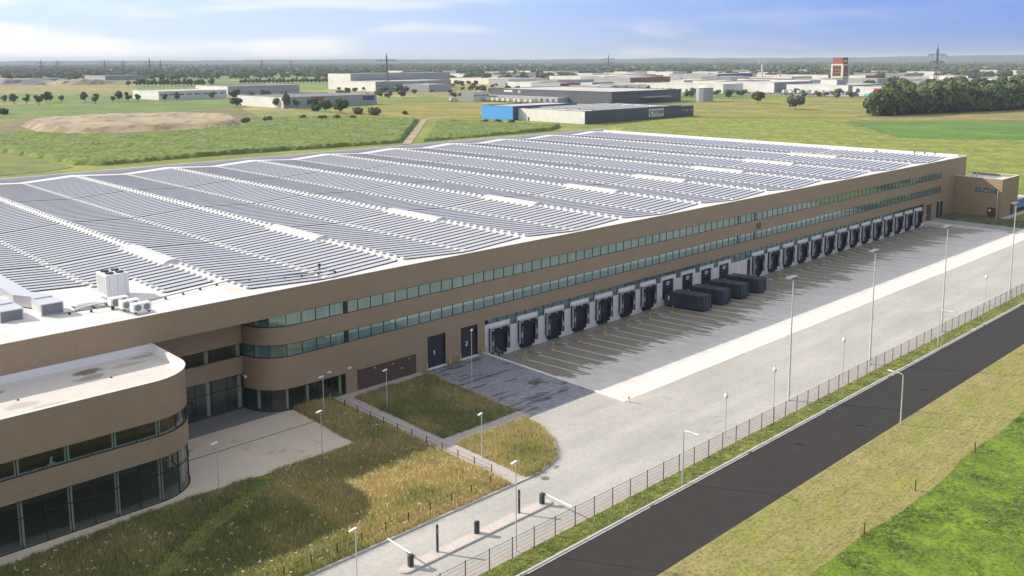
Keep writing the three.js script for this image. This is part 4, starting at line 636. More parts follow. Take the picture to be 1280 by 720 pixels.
// ---------------------------------------------------------------- lamps and masts
{
  const mast = (x, z, h, label) => { const m = thing('floodlight_mast', label, 'floodlight mast', [x, 0, z], 0, 'tall floodlight masts along the yard fence'); obj('pole', cyl(0.13, 0.06, h, 0, 0, 0, 12), M.pole, m); obj('crossarm', bx(-0.8, 0.8, h - 0.12, h, -0.07, 0.07), M.louver, m); for (const s of [-0.6, 0, 0.6]) obj('floodlight', bx(s - 0.26, s + 0.26, h, h + 0.16, -0.55, 0.2).rotateX(0), M.louver, m); obj('base_flange', cyl(0.3, 0.3, 0.06, 0, 0, 0, 12), M.galv, m); obj('access_hatch', bx(-0.06, 0.06, 0.6, 1.1, 0.13, 0.165), M.galv, m); };
  mast(13.9, 38.2, 14.8, 'tall floodlight mast at the fence, between two thin camera posts'); mast(33.2, 39, 15.2, 'tall floodlight mast at the fence, next beyond a camera post'); mast(55.2, 39.6, 15.6, 'tall floodlight mast at the fence beside a street lamp on the verge'); mast(83.1, 39.8, 16, 'tall floodlight mast farthest along the fence');
  mast(152.5, 23.5, 12, 'floodlight mast at the far end of the yard near the annex');
  const cam = (x, z, h, label) => { const m = thing('camera_post', label, 'camera post', [x, 0, z], 0, 'thin camera posts along the yard fence'); obj('pole', cyl(0.06, 0.05, h, 0, 0, 0, 8), M.pole, m); obj('camera_head', new THREE.SphereGeometry(0.22, 12, 8).scale(1, 1.4, 1).translate(0, h, 0), M.white, m); obj('mount', bx(-0.05, 0.05, h + 0.2, h + 0.5, -0.05, 0.05), M.pole, m); };
  cam(-0.6, 39.0, 4.6, 'thin post with white dome camera facing the white ramp corner'); cam(7.9, 39.7, 5.6, 'thin post with white dome camera just before the first floodlight mast'); cam(23.8, 39.9, 5.6, 'thin post with white dome camera between the first two floodlight masts'); cam(74.4, 38.9, 4.8, 'thin post with white dome camera before the farthest floodlight mast');
  const street = (x, z, h, dir, label) => { const m = thing('street_lamp', label, 'street lamp', [x, 0, z], 0, 'street lamps along the road'); obj('pole', cyl(0.08, 0.055, h - 0.4, 0, 0, 0, 10), M.pole, m); const c = new THREE.CatmullRomCurve3([[0, h - 0.42, 0], [0, h - 0.1, dir * 0.08], [0, h, dir * 0.5], [0, h + 0.02, dir * 1.2]].map((p) => new THREE.Vector3(...p))); obj('arm', new THREE.TubeGeometry(c, 12, 0.045, 7), M.pole, m); obj('lamp_head', new RoundedBoxGeometry(0.22, 0.09, 0.6, 2, 0.04).translate(0, h + 0.02, dir * 1.45), M.white, m); };
  street(-12.8, 42.3, 5.4, 1, 'white street lamp on the verge by the curve of the entrance lane'); street(47.1, 42.3, 5.4, 1, 'white street lamp on the verge beside the third floodlight mast'); street(16.2, 50.5, 5.8, -1, 'white street lamp on the dry grass side of the road'); street(-72, 50.5, 5.8, -1, 'white street lamp on the dry grass side farther down the road'); street(106, 42.3, 5.4, 1, 'white street lamp far along the verge');
  const lamp = (x, z, h, a, label) => { const m = thing('path_lamp', label, 'lamp post', [x, 0, z], a, 'slim lamp posts around the office grounds'); obj('pole', cyl(0.055, 0.04, h, 0, 0, 0, 8), M.pole, m); obj('lamp_head', new RoundedBoxGeometry(0.75, 0.11, 0.26, 2, 0.05).translate(-0.28, h + 0.03, 0), M.white, m); obj('lamp_glass', bx(-0.58, -0.1, h - 0.035, h - 0.026, -0.1, 0.1), M.hvac, m); };
  lamp(-32.5, 40.0, 7.8, 0.2, 'tall slim lamp post by the outer entrance gate arm'); lamp(-44.6, 34.9, 4.6, 0.2, 'slim lamp post at the lower end of the traffic island'); lamp(-22.6, 24.7, 4.7, 0.3, 'slim lamp post on the edge of the rounded grass island'); lamp(-21.9, 7.5, 4.8, 0.3, 'slim lamp post on the square grass island'); lamp(-28.2, 4.1, 4.7, 0.3, 'slim lamp post in the grass by the glazed ground floor corner'); lamp(-34.3, 13.5, 5.0, 0.3, 'slim lamp post at the edge of the courtyard and meadow'); lamp(-45.3, 13.2, 4.9, 0.3, 'slim lamp post on the courtyard beside the office wing'); lamp(-9.7, 8.4, 7.0, -2.4, 'tall slim lamp post on the forecourt in front of door 2');
  lamp(157.5, 12.5, 7.5, 0.3, 'slim lamp post in the grass before the annex');
  // entrance barriers
  const barrier = (x, dir, label) => { const b = thing('gate_barrier', label, 'barrier', [x, 0.14, 35.9]); obj('housing', new RoundedBoxGeometry(0.42, 1.0, 0.36, 2, 0.06).translate(0, 0.5, 0), M.anthracite, b); obj('boom', new RoundedBoxGeometry(0.09, 0.14, 3.4, 2, 0.03).translate(0.28, 0.85, dir * 1.75), M.white, b); obj('boom_clamp', bx(0.2, 0.36, 0.76, 0.95, -0.2, 0.2), M.galv, b); };
  barrier(-40.2, -1, 'dark barrier box with white boom across the lane beside the meadow'); barrier(-25.3, 1, 'dark barrier box with white boom across the lane beside the fence');
  const col = (x, h, label) => { const b = thing('reader_column', label, 'column', [x, 0.14, 35.7]); obj('column_body', new RoundedBoxGeometry(0.15, h, 0.18, 2, 0.03).translate(0, h / 2, 0), M.black, b); obj('reader_panel', bx(-0.07, 0.07, h - 0.75, h - 0.25, 0.091, 0.105), M.louver, b); obj('base_plate', bx(-0.18, 0.18, 0, 0.02, -0.2, 0.2), M.galv, b); };
  col(-37.3, 2.35, 'tall thin black column on the traffic island next to the lower barrier'); col(-28.0, 2.15, 'tall thin black column on the traffic island next to the upper barrier');
  const bin = thing('intercom_box', 'rounded dark intercom box standing on the traffic island', 'intercom', [-33.0, 0.14, 35.7]); obj('housing', cyl(0.26, 0.26, 0.95, 0, 0, 0, 16).scale(1, 1, 0.8), M.anthracite, bin); obj('lid', cyl(0.28, 0.24, 0.07, 0, 0.95, 0, 16).scale(1, 1, 0.8), M.black, bin);
  struct('manhole_cover', cyl(0.42, 0.42, 0.012, -21.3, 0.002, 32.4, 20), std([0.16, 0.14, 0.11], 0.7), 'round brownish drain cover in the entrance lane', 'manhole');
}
// ---------------------------------------------------------------- fences
{
  const F = thing('yard_fence', 'long dark wire mesh fence with square posts between yard and verge', 'fence', [0, 0, 40.6]);
  const pg = bx(-0.03, 0.03, 0, 1.86, -0.03, 0.03), cg = bx(-0.04, 0.04, 1.86, 1.88, -0.04, 0.04), w = 2.5, wires = [];
  for (let k = 1; k < 25; k++) wires.push(bx(k * 0.1 - 0.003, k * 0.1 + 0.003, 0.06, 1.8, -0.003, 0.003)); for (const h of [0.07, 0.42, 0.77, 1.12, 1.47, 1.79]) wires.push(bx(0.03, w - 0.03, h - 0.005, h + 0.005, -0.008, 0.008)); wires.push(bx(0.03, w - 0.03, 1.775, 1.8, -0.012, 0.012));
  const wg = mergeGeometries(wires);
  for (let k = 0; k < 78; k++) { const x = -46 + k * w; const p = obj('post', pg, M.anthracite, F); p.position.x = x; obj('post_cap', cg, M.anthracite, p); const q = obj('mesh_panel', wg, M.anthracite, F); q.position.x = x; }
  const low = (label, a, b, h, n, turn, from) => { const L = thing('meadow_fence', label, 'fence', [a, 0, b], turn); const fg = bx(-0.035, 0.035, 0, h, -0.035, 0.035), ws = []; const d = 2.45; for (let k = 1; k < 12; k++) ws.push(bx(k * 0.2 - 0.003, k * 0.2 + 0.003, 0.06, h - 0.06, -0.003, 0.003)); for (const y of [0.1, h * 0.5, h - 0.08]) ws.push(bx(0.03, d - 0.03, y - 0.008, y + 0.008, -0.008, 0.008)); const g = mergeGeometries(ws); for (let k = 0; k < n; k++) { const p = obj('post', fg, M.black, L); p.position.x = k * d; if (k < n - 1) { const q = obj('mesh_panel', g, M.black, L); q.position.x = k * d; } } return L; };
  low('low black wire fence through the grass along the footpath', -25.2, 1.2, 1.0, 12, -Math.PI / 2 + 0.03); low('low black wire fence through the meadow along the entrance lane', -26.2, 30.0, 1.0, 20, Math.PI + 0.012);
  const PF = (x, z, l) => { const t = thing('field_post', l, 'fence post', [x, 0, z], 0, 'wooden posts along the field edge'); obj('post', cyl(0.07, 0.06, 1.05, 0, 0, 0, 7), M.bark, t); obj('post_top', cyl(0.06, 0.03, 0.08, 0, 1.05, 0, 7), M.bark, t); };
  for (const [x, z, l] of [[-9.5, 58.6, 'weathered wooden post at the field edge, closest to the meadow end'], [1.7, 58.2, 'weathered wooden post in the middle of the field edge'], [14.5, 58.9, 'weathered wooden post at the field edge farthest up the road']]) PF(x, z, l);
}

// ---------------------------------------------------------------- vegetation
function crownGeo(seed, { lobes = 12, leaves = 60, rx = 3.2, ry = 3.0, cy = 5.2, leaf = 0.62, flat = 0.75 }) {
  const r = rng(seed), pos = [], nor = [], col = [];
  const L = []; for (let i = 0; i < lobes; i++) { const a = r() * 6.283, e = Math.asin(r() * 1.9 - 0.9), d = Math.pow(r(), 0.45) * 0.72; L.push([Math.cos(a) * Math.cos(e) * d * rx, cy + Math.sin(e) * d * ry, Math.sin(a) * Math.cos(e) * d * rx, (0.30 + 0.24 * r()) * rx, 0.82 + 0.36 * r()]); }
  for (const [cx, cyy, cz, cr, tone] of L) for (let k = 0; k < leaves; k++) {
    const u = r() * 2 - 1, a = r() * 6.283, s = Math.sqrt(1 - u * u), n = [s * Math.cos(a), u, s * Math.sin(a)], d = cr * (0.72 + 0.42 * r());
    const p = [cx + n[0] * d, cyy + n[1] * d * flat, cz + n[2] * d], t1 = new THREE.Vector3(r() - 0.5, r() - 0.5, r() - 0.5).normalize(), N = new THREE.Vector3(n[0] + (r() - 0.5) * 1.1, n[1] + (r() - 0.5) * 1.1 + 0.2, n[2] + (r() - 0.5) * 1.1).normalize(), t2 = new THREE.Vector3().crossVectors(N, t1).normalize(), t3 = new THREE.Vector3().crossVectors(N, t2).normalize(), w = leaf * (0.6 + 0.8 * r());
    const q = [[-1, -0.5], [1, -0.6], [0.1, 1.1]].map(([x, y]) => [p[0] + (t2.x * x + t3.x * y) * w, p[1] + (t2.y * x + t3.y * y) * w, p[2] + (t2.z * x + t3.z * y) * w]);
    const tn = tone * (0.8 + 0.4 * r()); for (const v of q) { pos.push(...v); nor.push(N.x * 0.6 + n[0] * 0.6, N.y * 0.6 + n[1] * 0.6 + 0.15, N.z * 0.6 + n[2] * 0.6); col.push(tn, tn, tn * 0.95); }
  }
  const g = new THREE.BufferGeometry(); g.setAttribute('position', new THREE.Float32BufferAttribute(pos, 3)); g.setAttribute('normal', new THREE.Float32BufferAttribute(nor, 3)); g.setAttribute('color', new THREE.Float32BufferAttribute(col, 3)); g.normalizeNormals(); return g;
}
const leafMat = (rgb) => std(rgb, 0.9, { vertexColors: true, side: THREE.DoubleSide });
const LEAF = { dark: leafMat([0.072, 0.10, 0.035]), mid: leafMat([0.10, 0.135, 0.042]), olive: leafMat([0.125, 0.14, 0.055]), grey: leafMat([0.13, 0.15, 0.085]), brown: leafMat([0.17, 0.13, 0.07]) };
const trunkGeo = (() => { const a = [cyl(0.24, 0.13, 3.4, 0, 0, 0, 8)]; for (const [x, z, y] of [[0.9, 0.3, 5], [-0.8, 0.5, 5.2], [0.1, -0.9, 5.4], [0.2, 0.2, 6.2]]) a.push(bar([0, 3.0, 0], [x, y, z], 0.08, 5)); for (const g of a) g.deleteAttribute('uv'); return mergeGeometries(a); })();
const crowns = { round: [crownGeo(1, { lobes: 9, ry: 3.4, leaves: 70 }), crownGeo(2, { lobes: 11, rx: 3.6, ry: 3.3 }), crownGeo(3, { lobes: 8, rx: 3.3, ry: 3.8, leaves: 70 })], wide: [crownGeo(4, { lobes: 18, leaves: 64, rx: 5.2, ry: 3.6, cy: 5.6, leaf: 0.8 }), crownGeo(5, { lobes: 20, leaves: 60, rx: 5.4, ry: 4.2, cy: 6, leaf: 0.85 }), crownGeo(6, { lobes: 17, leaves: 66, rx: 4.9, ry: 4.4, cy: 6.2, leaf: 0.8 })], wood: [crownGeo(14, { lobes: 22, leaves: 64, rx: 5.2, ry: 5.6, cy: 5.0, leaf: 0.85 }), crownGeo(15, { lobes: 24, leaves: 60, rx: 5.0, ry: 5.2, cy: 4.7, leaf: 0.85 }), crownGeo(16, { lobes: 20, leaves: 66, rx: 5.6, ry: 5.4, cy: 4.9, leaf: 0.9 })], bush: [crownGeo(7, { lobes: 12, leaves: 60, rx: 3.6, ry: 2.3, cy: 2.2, leaf: 0.5 }), crownGeo(8, { lobes: 13, leaves: 55, rx: 3.8, ry: 2.2, cy: 2.0, leaf: 0.5 })], tall: [crownGeo(9, { lobes: 16, leaves: 55, rx: 2.4, ry: 5.4, cy: 7.2, leaf: 0.6, flat: 1.1 })] };
function tree(name, label, kind, v, mat, x, z, s, turn, group) {
  const t = thing(name, label, kind === 'bush' ? 'bush' : 'tree', [x, 0, z], turn, group); t.scale.set(s, s * (0.92 + 0.16 * hash(Math.round(x), Math.round(z), 2)), s);
  obj('crown', crowns[kind][v % crowns[kind].length], mat, t); const k = obj('trunk', trunkGeo, M.bark, t); if (kind === 'bush') k.scale.set(0.7, 0.45, 0.7); if (kind === 'tall') k.scale.set(1, 1.4, 1); return t;
}
{
  const r = rng(201);
  [[174, -883, 1.05], [176, -857, 1.25], [184, -849, 1.1], [182, -806, 1.3], [202, -853, 1.25], [210, -868, 1.1], [218, -859, 0.95], [234, -841, 1.15], [229, -799, 1.2], [253, -820, 0.9], [263, -835, 1.2], [263, -809, 1.1], [273, -810, 1.05], [296, -800, 0.9], [310, -806, 1.0], [345, -801, 1.2], [362, -788, 1.3], [372, -800, 1.1], [384, -792, 1.2], [395, -785, 1.1], [406, -795, 1.0], [418, -785, 1.1]].forEach(([x, z, s], i) => tree('field_tree', 'small round tree in the row standing across the green pasture', 'round', i, i % 3 ? LEAF.dark : LEAF.mid, x, z, s * 1.02, r() * 6, 'row of small trees across the pasture'));
  tree('round_bush', 'dark rounded bush at the near edge of the pasture by the rough ground', 'bush', 0, LEAF.dark, 118, -677, 1.35, 1); tree('round_bush', 'big dark rounded bush in front of the long low grey hall', 'wide', 0, LEAF.dark, 292, -645, 1.0, 2);
  [[309, -607, 'round', 1.2, 'mid', 'loose green tree at the white end of the long low hall'], [302, -579, 'tall', 1.25, 'olive', 'tall pale poplar in front of the long low hall'], [306, -583, 'tall', 1.05, 'grey', 'slimmer grey green poplar beside the tall pale one'], [314, -583, 'round', 1.15, 'mid', 'round tree right of the two poplars'], [324, -574, 'wide', 0.95, 'dark', 'broad dark tree before the middle of the long low hall'], [305, -541, 'bush', 1.5, 'dark', 'dark bush beside the pair of large rounded trees'], [305, -524, 'wide', 1.05, 'dark', 'large rounded dark tree, left one of a pair before the red panel'], [303, -500, 'wide', 1.1, 'dark', 'large rounded dark tree, right one of a pair before the red panel'], [304, -480, 'bush', 1.35, 'brown', 'brownish bush right of the large rounded trees'], [306, -462, 'bush', 1.4, 'olive', 'light olive bush farthest right of the hall trees'], [243, -453, 'bush', 0.9, 'olive', 'low olive shrub behind the maize near the sand depot'], [250, -440, 'bush', 0.95, 'mid', 'low green shrub behind the maize'], [258, -437, 'bush', 0.9, 'brown', 'low brown shrub behind the maize'], [268, -432, 'bush', 0.7, 'mid', 'small low shrub at the corner of the left maize field'], [328, -452, 'bush', 0.7, 'dark', 'small dark shrub in the ochre field near the track'], [290, -352, 'bush', 0.55, 'dark', 'small dark shrub beside the sandy track'], [303, -338, 'bush', 0.75, 'dark', 'dark shrub at the edge of the right maize field'], [308, -330, 'bush', 0.8, 'mid', 'green shrub at the edge of the right maize field'], [313, -322, 'bush', 0.7, 'dark', 'last dark shrub before the blue hall'], [200, -452, 'bush', 1.0, 'olive', 'olive shrub at the right foot of the sand depot'], [212, -448, 'bush', 1.1, 'mid', 'green shrub at the right foot of the sand depot'],
    [579, -278, 'wide', 1.35, 'grey', 'big round grey green willow alone in the yellow meadow'], [652, -356, 'wide', 1.05, 'dark', 'dark round tree standing in the yellow meadow'], [721, -432, 'wide', 0.9, 'mid', 'round tree before the white loading hall'], [1010, -420, 'wide', 1.6, 'mid', 'tall tree behind the white and red building'], [1030, -400, 'wide', 1.7, 'dark', 'dark tall tree behind the white and red building'], [1050, -405, 'wide', 1.5, 'olive', 'olive tree behind the white and red building']].forEach(([x, z, k, s, m, l], i) => tree(k === 'bush' ? 'shrub' : 'tree', l, k, i, LEAF[m], x, z, s, i * 1.7));
  // dark wood at the right: trees standing close together
  const wood = [[545, -195], [700, -150], [1100, -120], [1150, -262], [844, -323]]; let n = 0;
  for (let i = 0; n < 130 && i < 4000; i++) { const t = r(), front = n < 48; let x, z; if (front) { const q = n / 47; x = 546 + q * 190 + 3 * (r() - 0.5); z = -195 + q * 50 - 4 * r(); } else { x = 545 + 560 * r(); z = -330 + 210 * r(); if (!inside(wood, x, z)) continue; }
    tree('wood_tree', 'large leafy tree in the dense dark wood beyond the bright pasture', 'wood', n, [LEAF.dark, LEAF.dark, LEAF.mid, LEAF.olive][Math.floor(r() * 3.4)], x, z, 1.5 + 0.6 * r(), r() * 6, 'trees of the dark wood'); n++; }
  // avenue of clipped trees behind the white low building, and hedgerow trees farther on
  for (let k = 0; k < 20; k++) tree('avenue_tree', 'evenly planted round tree of the double avenue behind the white low building', 'round', k, LEAF.mid, 470 + k * 4.6 + (k % 2) * 6, -1345 + k * 3.8 + (k % 2) * 14, 1.5, k, 'avenue trees behind the white low building');
  for (let k = 0; k < 26; k++) tree('nursery_tree', 'small tree in the long nursery row before the tall white hall', 'round', k, k % 4 ? LEAF.mid : LEAF.olive, 650 + k * 6.0, -1330 + k * 2.4, 1.25, k, 'nursery rows before the tall white hall');
  for (let k = 0; k < 8; k++) tree('park_tree', 'small dark tree on the lawn before the big white hall', 'round', k, LEAF.dark, 606 + k * 13, -858 + 4 * Math.sin(k), 0.75 + 0.2 * r(), k, 'trees on the lawn of the big white hall');
  for (let k = 0; k < 14; k++) tree('street_tree', 'small street tree behind the dark grey hall', 'round', k, k % 2 ? LEAF.mid : LEAF.olive, 660 + k * 24, -660 + k * 6, 0.95, k, 'street trees behind the dark grey hall');
  // out of frame beyond the yard's end: the trees that the far windows mirror
  [[196, 30, 1.1], [206, 38, 1.3], [214, 27, 1.2], [222, 44, 1.4], [232, 34, 1.3], [205, 52, 1.2]].forEach(([x, z, s], i) => tree('yard_tree', 'leafy tree beyond the end of the truck yard', 'wide', i, i % 2 ? LEAF.olive : LEAF.mid, x, z, s, i, 'trees beyond the end of the yard'));
  // far woods: one mass
  const far = []; for (let i = 0; i < 200000 && far.length < 15000; i++) { const a = -1.75 + 1.95 * r(), d = 1250 + 7000 * Math.pow(r(), 0.8), x = -81 + Math.cos(a) * d, z = 90 + Math.sin(a) * d; if (d < (a < -0.92 ? 2000 : 1500)) continue; const den = fbm(x / 420, z / 420, 61, 3) + 0.24 * step(1500, 3200, d) + 0.06 * (hash(Math.floor(x / 230), Math.floor(z / 150), 4) - 0.5); const hedge = (((x + 600) % 230) < 6 || ((z + 7600) % 150) < 6) && r() < 0.5; if (den > 0.60 || (hedge && d > 1500)) far.push([x, z, d]); }
  const solid = far.length; for (let i = 0; i < 1100; i++) { const a = -1.0 + 0.82 * r(), d = 980 + 900 * r(), x = -81 + Math.cos(a) * d, z = 90 + Math.sin(a) * d; if (fbm(x / 60, z / 60, 71, 2) > 0.47) far.push([x, z, d]); }
  const fg = crownGeo(31, { lobes: 9, leaves: 26, rx: 6.5, ry: 4.6, cy: 6.0, leaf: 2.0 }), m = new THREE.InstancedMesh(fg, leafMat([1, 1, 1]), far.length), o = new THREE.Object3D(), c = new THREE.Color();
  far.forEach(([x, z, d], i) => { const s = i < solid ? 0.7 + 0.6 * r() : 0.35 + 0.3 * r(); o.position.set(x, 0, z); o.rotation.y = r() * 6.28; o.scale.set(s * 1.15, s * (0.85 + 0.3 * r()), s * 1.15); o.updateMatrix(); m.setMatrixAt(i, o.matrix); const k = r(); m.setColorAt(i, c.setRGB(mix(0.075, 0.16, k * k), mix(0.105, 0.18, k * k), mix(0.045, 0.07, k))); });
  m.name = 'far_woods'; sh(m); scene.add(m); tag(m, 'dark green woods and hedgerows spreading to the horizon', 'woods', null, 'stuff');
}
// ---------------------------------------------------------------- sand depot
{
  const N = 64, K = 40, pos = [], uv = [], idx = [], col = [], ring = [[90, -530], [84, -478], [96, -438], [140, -430], [168, -426], [196, -446], [220, -506], [206, -552], [150, -578], [108, -562]];
  for (let j = 0; j <= K; j++) for (let i = 0; i <= N; i++) { const x = 76 + 152 * i / N, z = -590 + 172 * j / K; let d = 1e9; ring.forEach((p, k) => { const q = ring[(k + 1) % ring.length], t = clamp(((x - p[0]) * (q[0] - p[0]) + (z - p[1]) * (q[1] - p[1])) / ((q[0] - p[0]) ** 2 + (q[1] - p[1]) ** 2)); d = Math.min(d, Math.hypot(x - p[0] - t * (q[0] - p[0]), z - p[1] - t * (q[1] - p[1]))); });
    const inn = inside(ring, x, z), pit = step(0.48, 0.62, fbm(x / 40, z / 40, 3, 3)) * 1.2, y = inn ? Math.min(3.2, d * 0.7) * (0.8 + 0.3 * fbm(x / 12, z / 12, 7, 4)) - (d > 16 ? pit : 0) + 0.7 * hash(i, j, 3) : -0.05; pos.push(x, y, z); uv.push(x, -z); }
  for (let j = 0; j < K; j++) for (let i = 0; i < N; i++) { const a = j * (N + 1) + i; idx.push(a, a + N + 1, a + 1, a + 1, a + N + 1, a + N + 2); }
  const g = new THREE.BufferGeometry(); g.setAttribute('position', new THREE.Float32BufferAttribute(pos, 3)); g.setAttribute('uv', new THREE.Float32BufferAttribute(uv, 2)); g.setIndex(idx); g.computeVertexNormals();
  const sandMap = tex(512, 512, 1, 1, (u, v) => { const a = fbm(u * 6, v * 6, 141, 5, 6), b = step(0.5, 0.68, fbm(u * 5, v * 5, 147, 4, 5)), k = 0.72 + 0.5 * (a - 0.5); return [k * mix(1, 0.72, b), k * mix(0.83, 0.52, b), k * mix(0.62, 0.33, b)]; }); sandMap.repeat.set(1 / 45, 1 / 45);
  struct('sand_depot', g, std([0.47, 0.45, 0.40], 0.95, { map: sandMap }), 'broad flat heap of sand and brown earth in the fields', 'sand heap');
}
function heap(label, cx, cz, rx, rz, h, rgb, seed) {
  const N = 40, pos = [], uv = [], idx = []; for (let j = 0; j <= N; j++) for (let i = 0; i <= N; i++) { const u = i / N * 2 - 1, v = j / N * 2 - 1, q = clamp(1 - Math.hypot(u, v) + 0.35 * (fbm(i / 6, j / 6, seed, 3) - 0.5)); pos.push(cx + u * rx, Math.min(1, q * 2.6) * h * (0.55 + 0.7 * fbm(i / 5, j / 5, seed + 2, 4)) - 0.05, cz + v * rz); uv.push(cx + u * rx, -cz - v * rz); }
  for (let j = 0; j < N; j++) for (let i = 0; i < N; i++) { const a = j * (N + 1) + i; idx.push(a, a + N + 1, a + 1, a + 1, a + N + 1, a + N + 2); }
  const g = new THREE.BufferGeometry(); g.setAttribute('position', new THREE.Float32BufferAttribute(pos, 3)); g.setAttribute('uv', new THREE.Float32BufferAttribute(uv, 2)); g.setIndex(idx); g.computeVertexNormals(); struct('spoil_heap', g, std(rgb, 0.95, { map: tinted(fieldMap, 80) }), label, 'earth heap');
}
heap('grey violet spoil heap far beyond the stubble field, by the low grey hall', 400, -1640, 70, 60, 10, [0.36, 0.32, 0.31], 3);
heap('tan sand heap far beyond the stubble field', 470, -1560, 55, 40, 9, [0.50, 0.41, 0.29], 9);
heap('long low brown earth bank far beyond the stubble field', 560, -1600, 90, 40, 5, [0.34, 0.29, 0.22], 15);
// ---------------------------------------------------------------- business park
const B = { white: std([0.74, 0.73, 0.70], 0.6, { map: tinted(concMap, 30) }), pale: std([0.40, 0.41, 0.43], 0.6, { map: tinted(concMap, 30) }), grey: std([0.27, 0.28, 0.30], 0.55, { map: tinted(concMap, 30) }), dark: std([0.085, 0.095, 0.115], 0.5, { map: tinted(concMap, 30) }), roof: std([0.56, 0.53, 0.50], 0.7, { map: tinted(membrane, 40) }), roofDark: std([0.16, 0.16, 0.19], 0.7), blue: std([0.06, 0.30, 0.68], 0.45), navy: std([0.03, 0.06, 0.16], 0.5), brick: std([0.27, 0.10, 0.07], 0.8), red: std([0.50, 0.05, 0.08], 0.6), cream: std([0.66, 0.60, 0.50], 0.7), teal: std([0.10, 0.42, 0.55], 0.5) };  // pale is darkened so shaded fronts carry their shade in the colour
function hall(name, label, x0, x1, z0, z1, h, { left = B.white, front = B.grey, roof = B.roof, cap = null, docks = 0, windows = 0, sky = 0, group } = {}) {
  const H = thing(name, label, 'building', [x0, 0, z1], 0, group), w = x1 - x0, d = z1 - z0, p = cap || front;
  obj('side_wall', bx(0, 0.4, 0, h, -d, 0), left, H); obj('front_wall', bx(0.4, w, 0, h, -0.4, 0), front, H); obj('rear_wall', [bx(0.4, w, 0, h, -d, -d + 0.4), bx(w - 0.4, w, 0, h, -d + 0.4, -0.4)], front, H);
  obj('roof', bx(0.4, w - 0.4, h - 0.9, h - 0.5, -d + 0.4, -0.4), roof, H); obj('parapet_cap', [bx(-0.1, 0.5, h, h + 0.15, -d - 0.1, 0.1), bx(0.5, w + 0.1, h, h + 0.15, -0.5, 0.1)], p, H);
  for (let k = 0; k < docks; k++) { const z = -d * (k + 0.7) / (docks + 0.4); obj('dock_door', bx(-0.15, 0.0 - 0.002, 0.4, 4.0, z - 1.6, z + 1.6), B.dark, H); }
  for (let k = 0; k < windows; k++) { const x = w * (k + 0.5) / windows; const wn = part('window', H); obj('window_frame', bx(x - w / windows * 0.36, x + w / windows * 0.36, h * 0.52, h * 0.52 + 1.5, 0.002, 0.06), M.frame, wn); const q = obj('pane', new THREE.PlaneGeometry(w / windows * 0.68, 1.3), M.glass, wn); q.position.set(x, h * 0.52 + 0.75, 0.08); }
  for (let k = 0; k < sky; k++) { const z = -d * (k + 0.5) / sky; const g = new THREE.CylinderGeometry(1.6, 1.6, w * 0.7, 10, 1, true, -1, 2); g.rotateZ(Math.PI / 2); g.computeBoundingBox(); g.rotateX(-Math.PI / 2); g.computeBoundingBox(); if (g.boundingBox.max.y < 1) g.rotateX(Math.PI); obj('roof_light', g.translate(w / 2, h - 1.2, z), B.white, H); }
  return H;
}
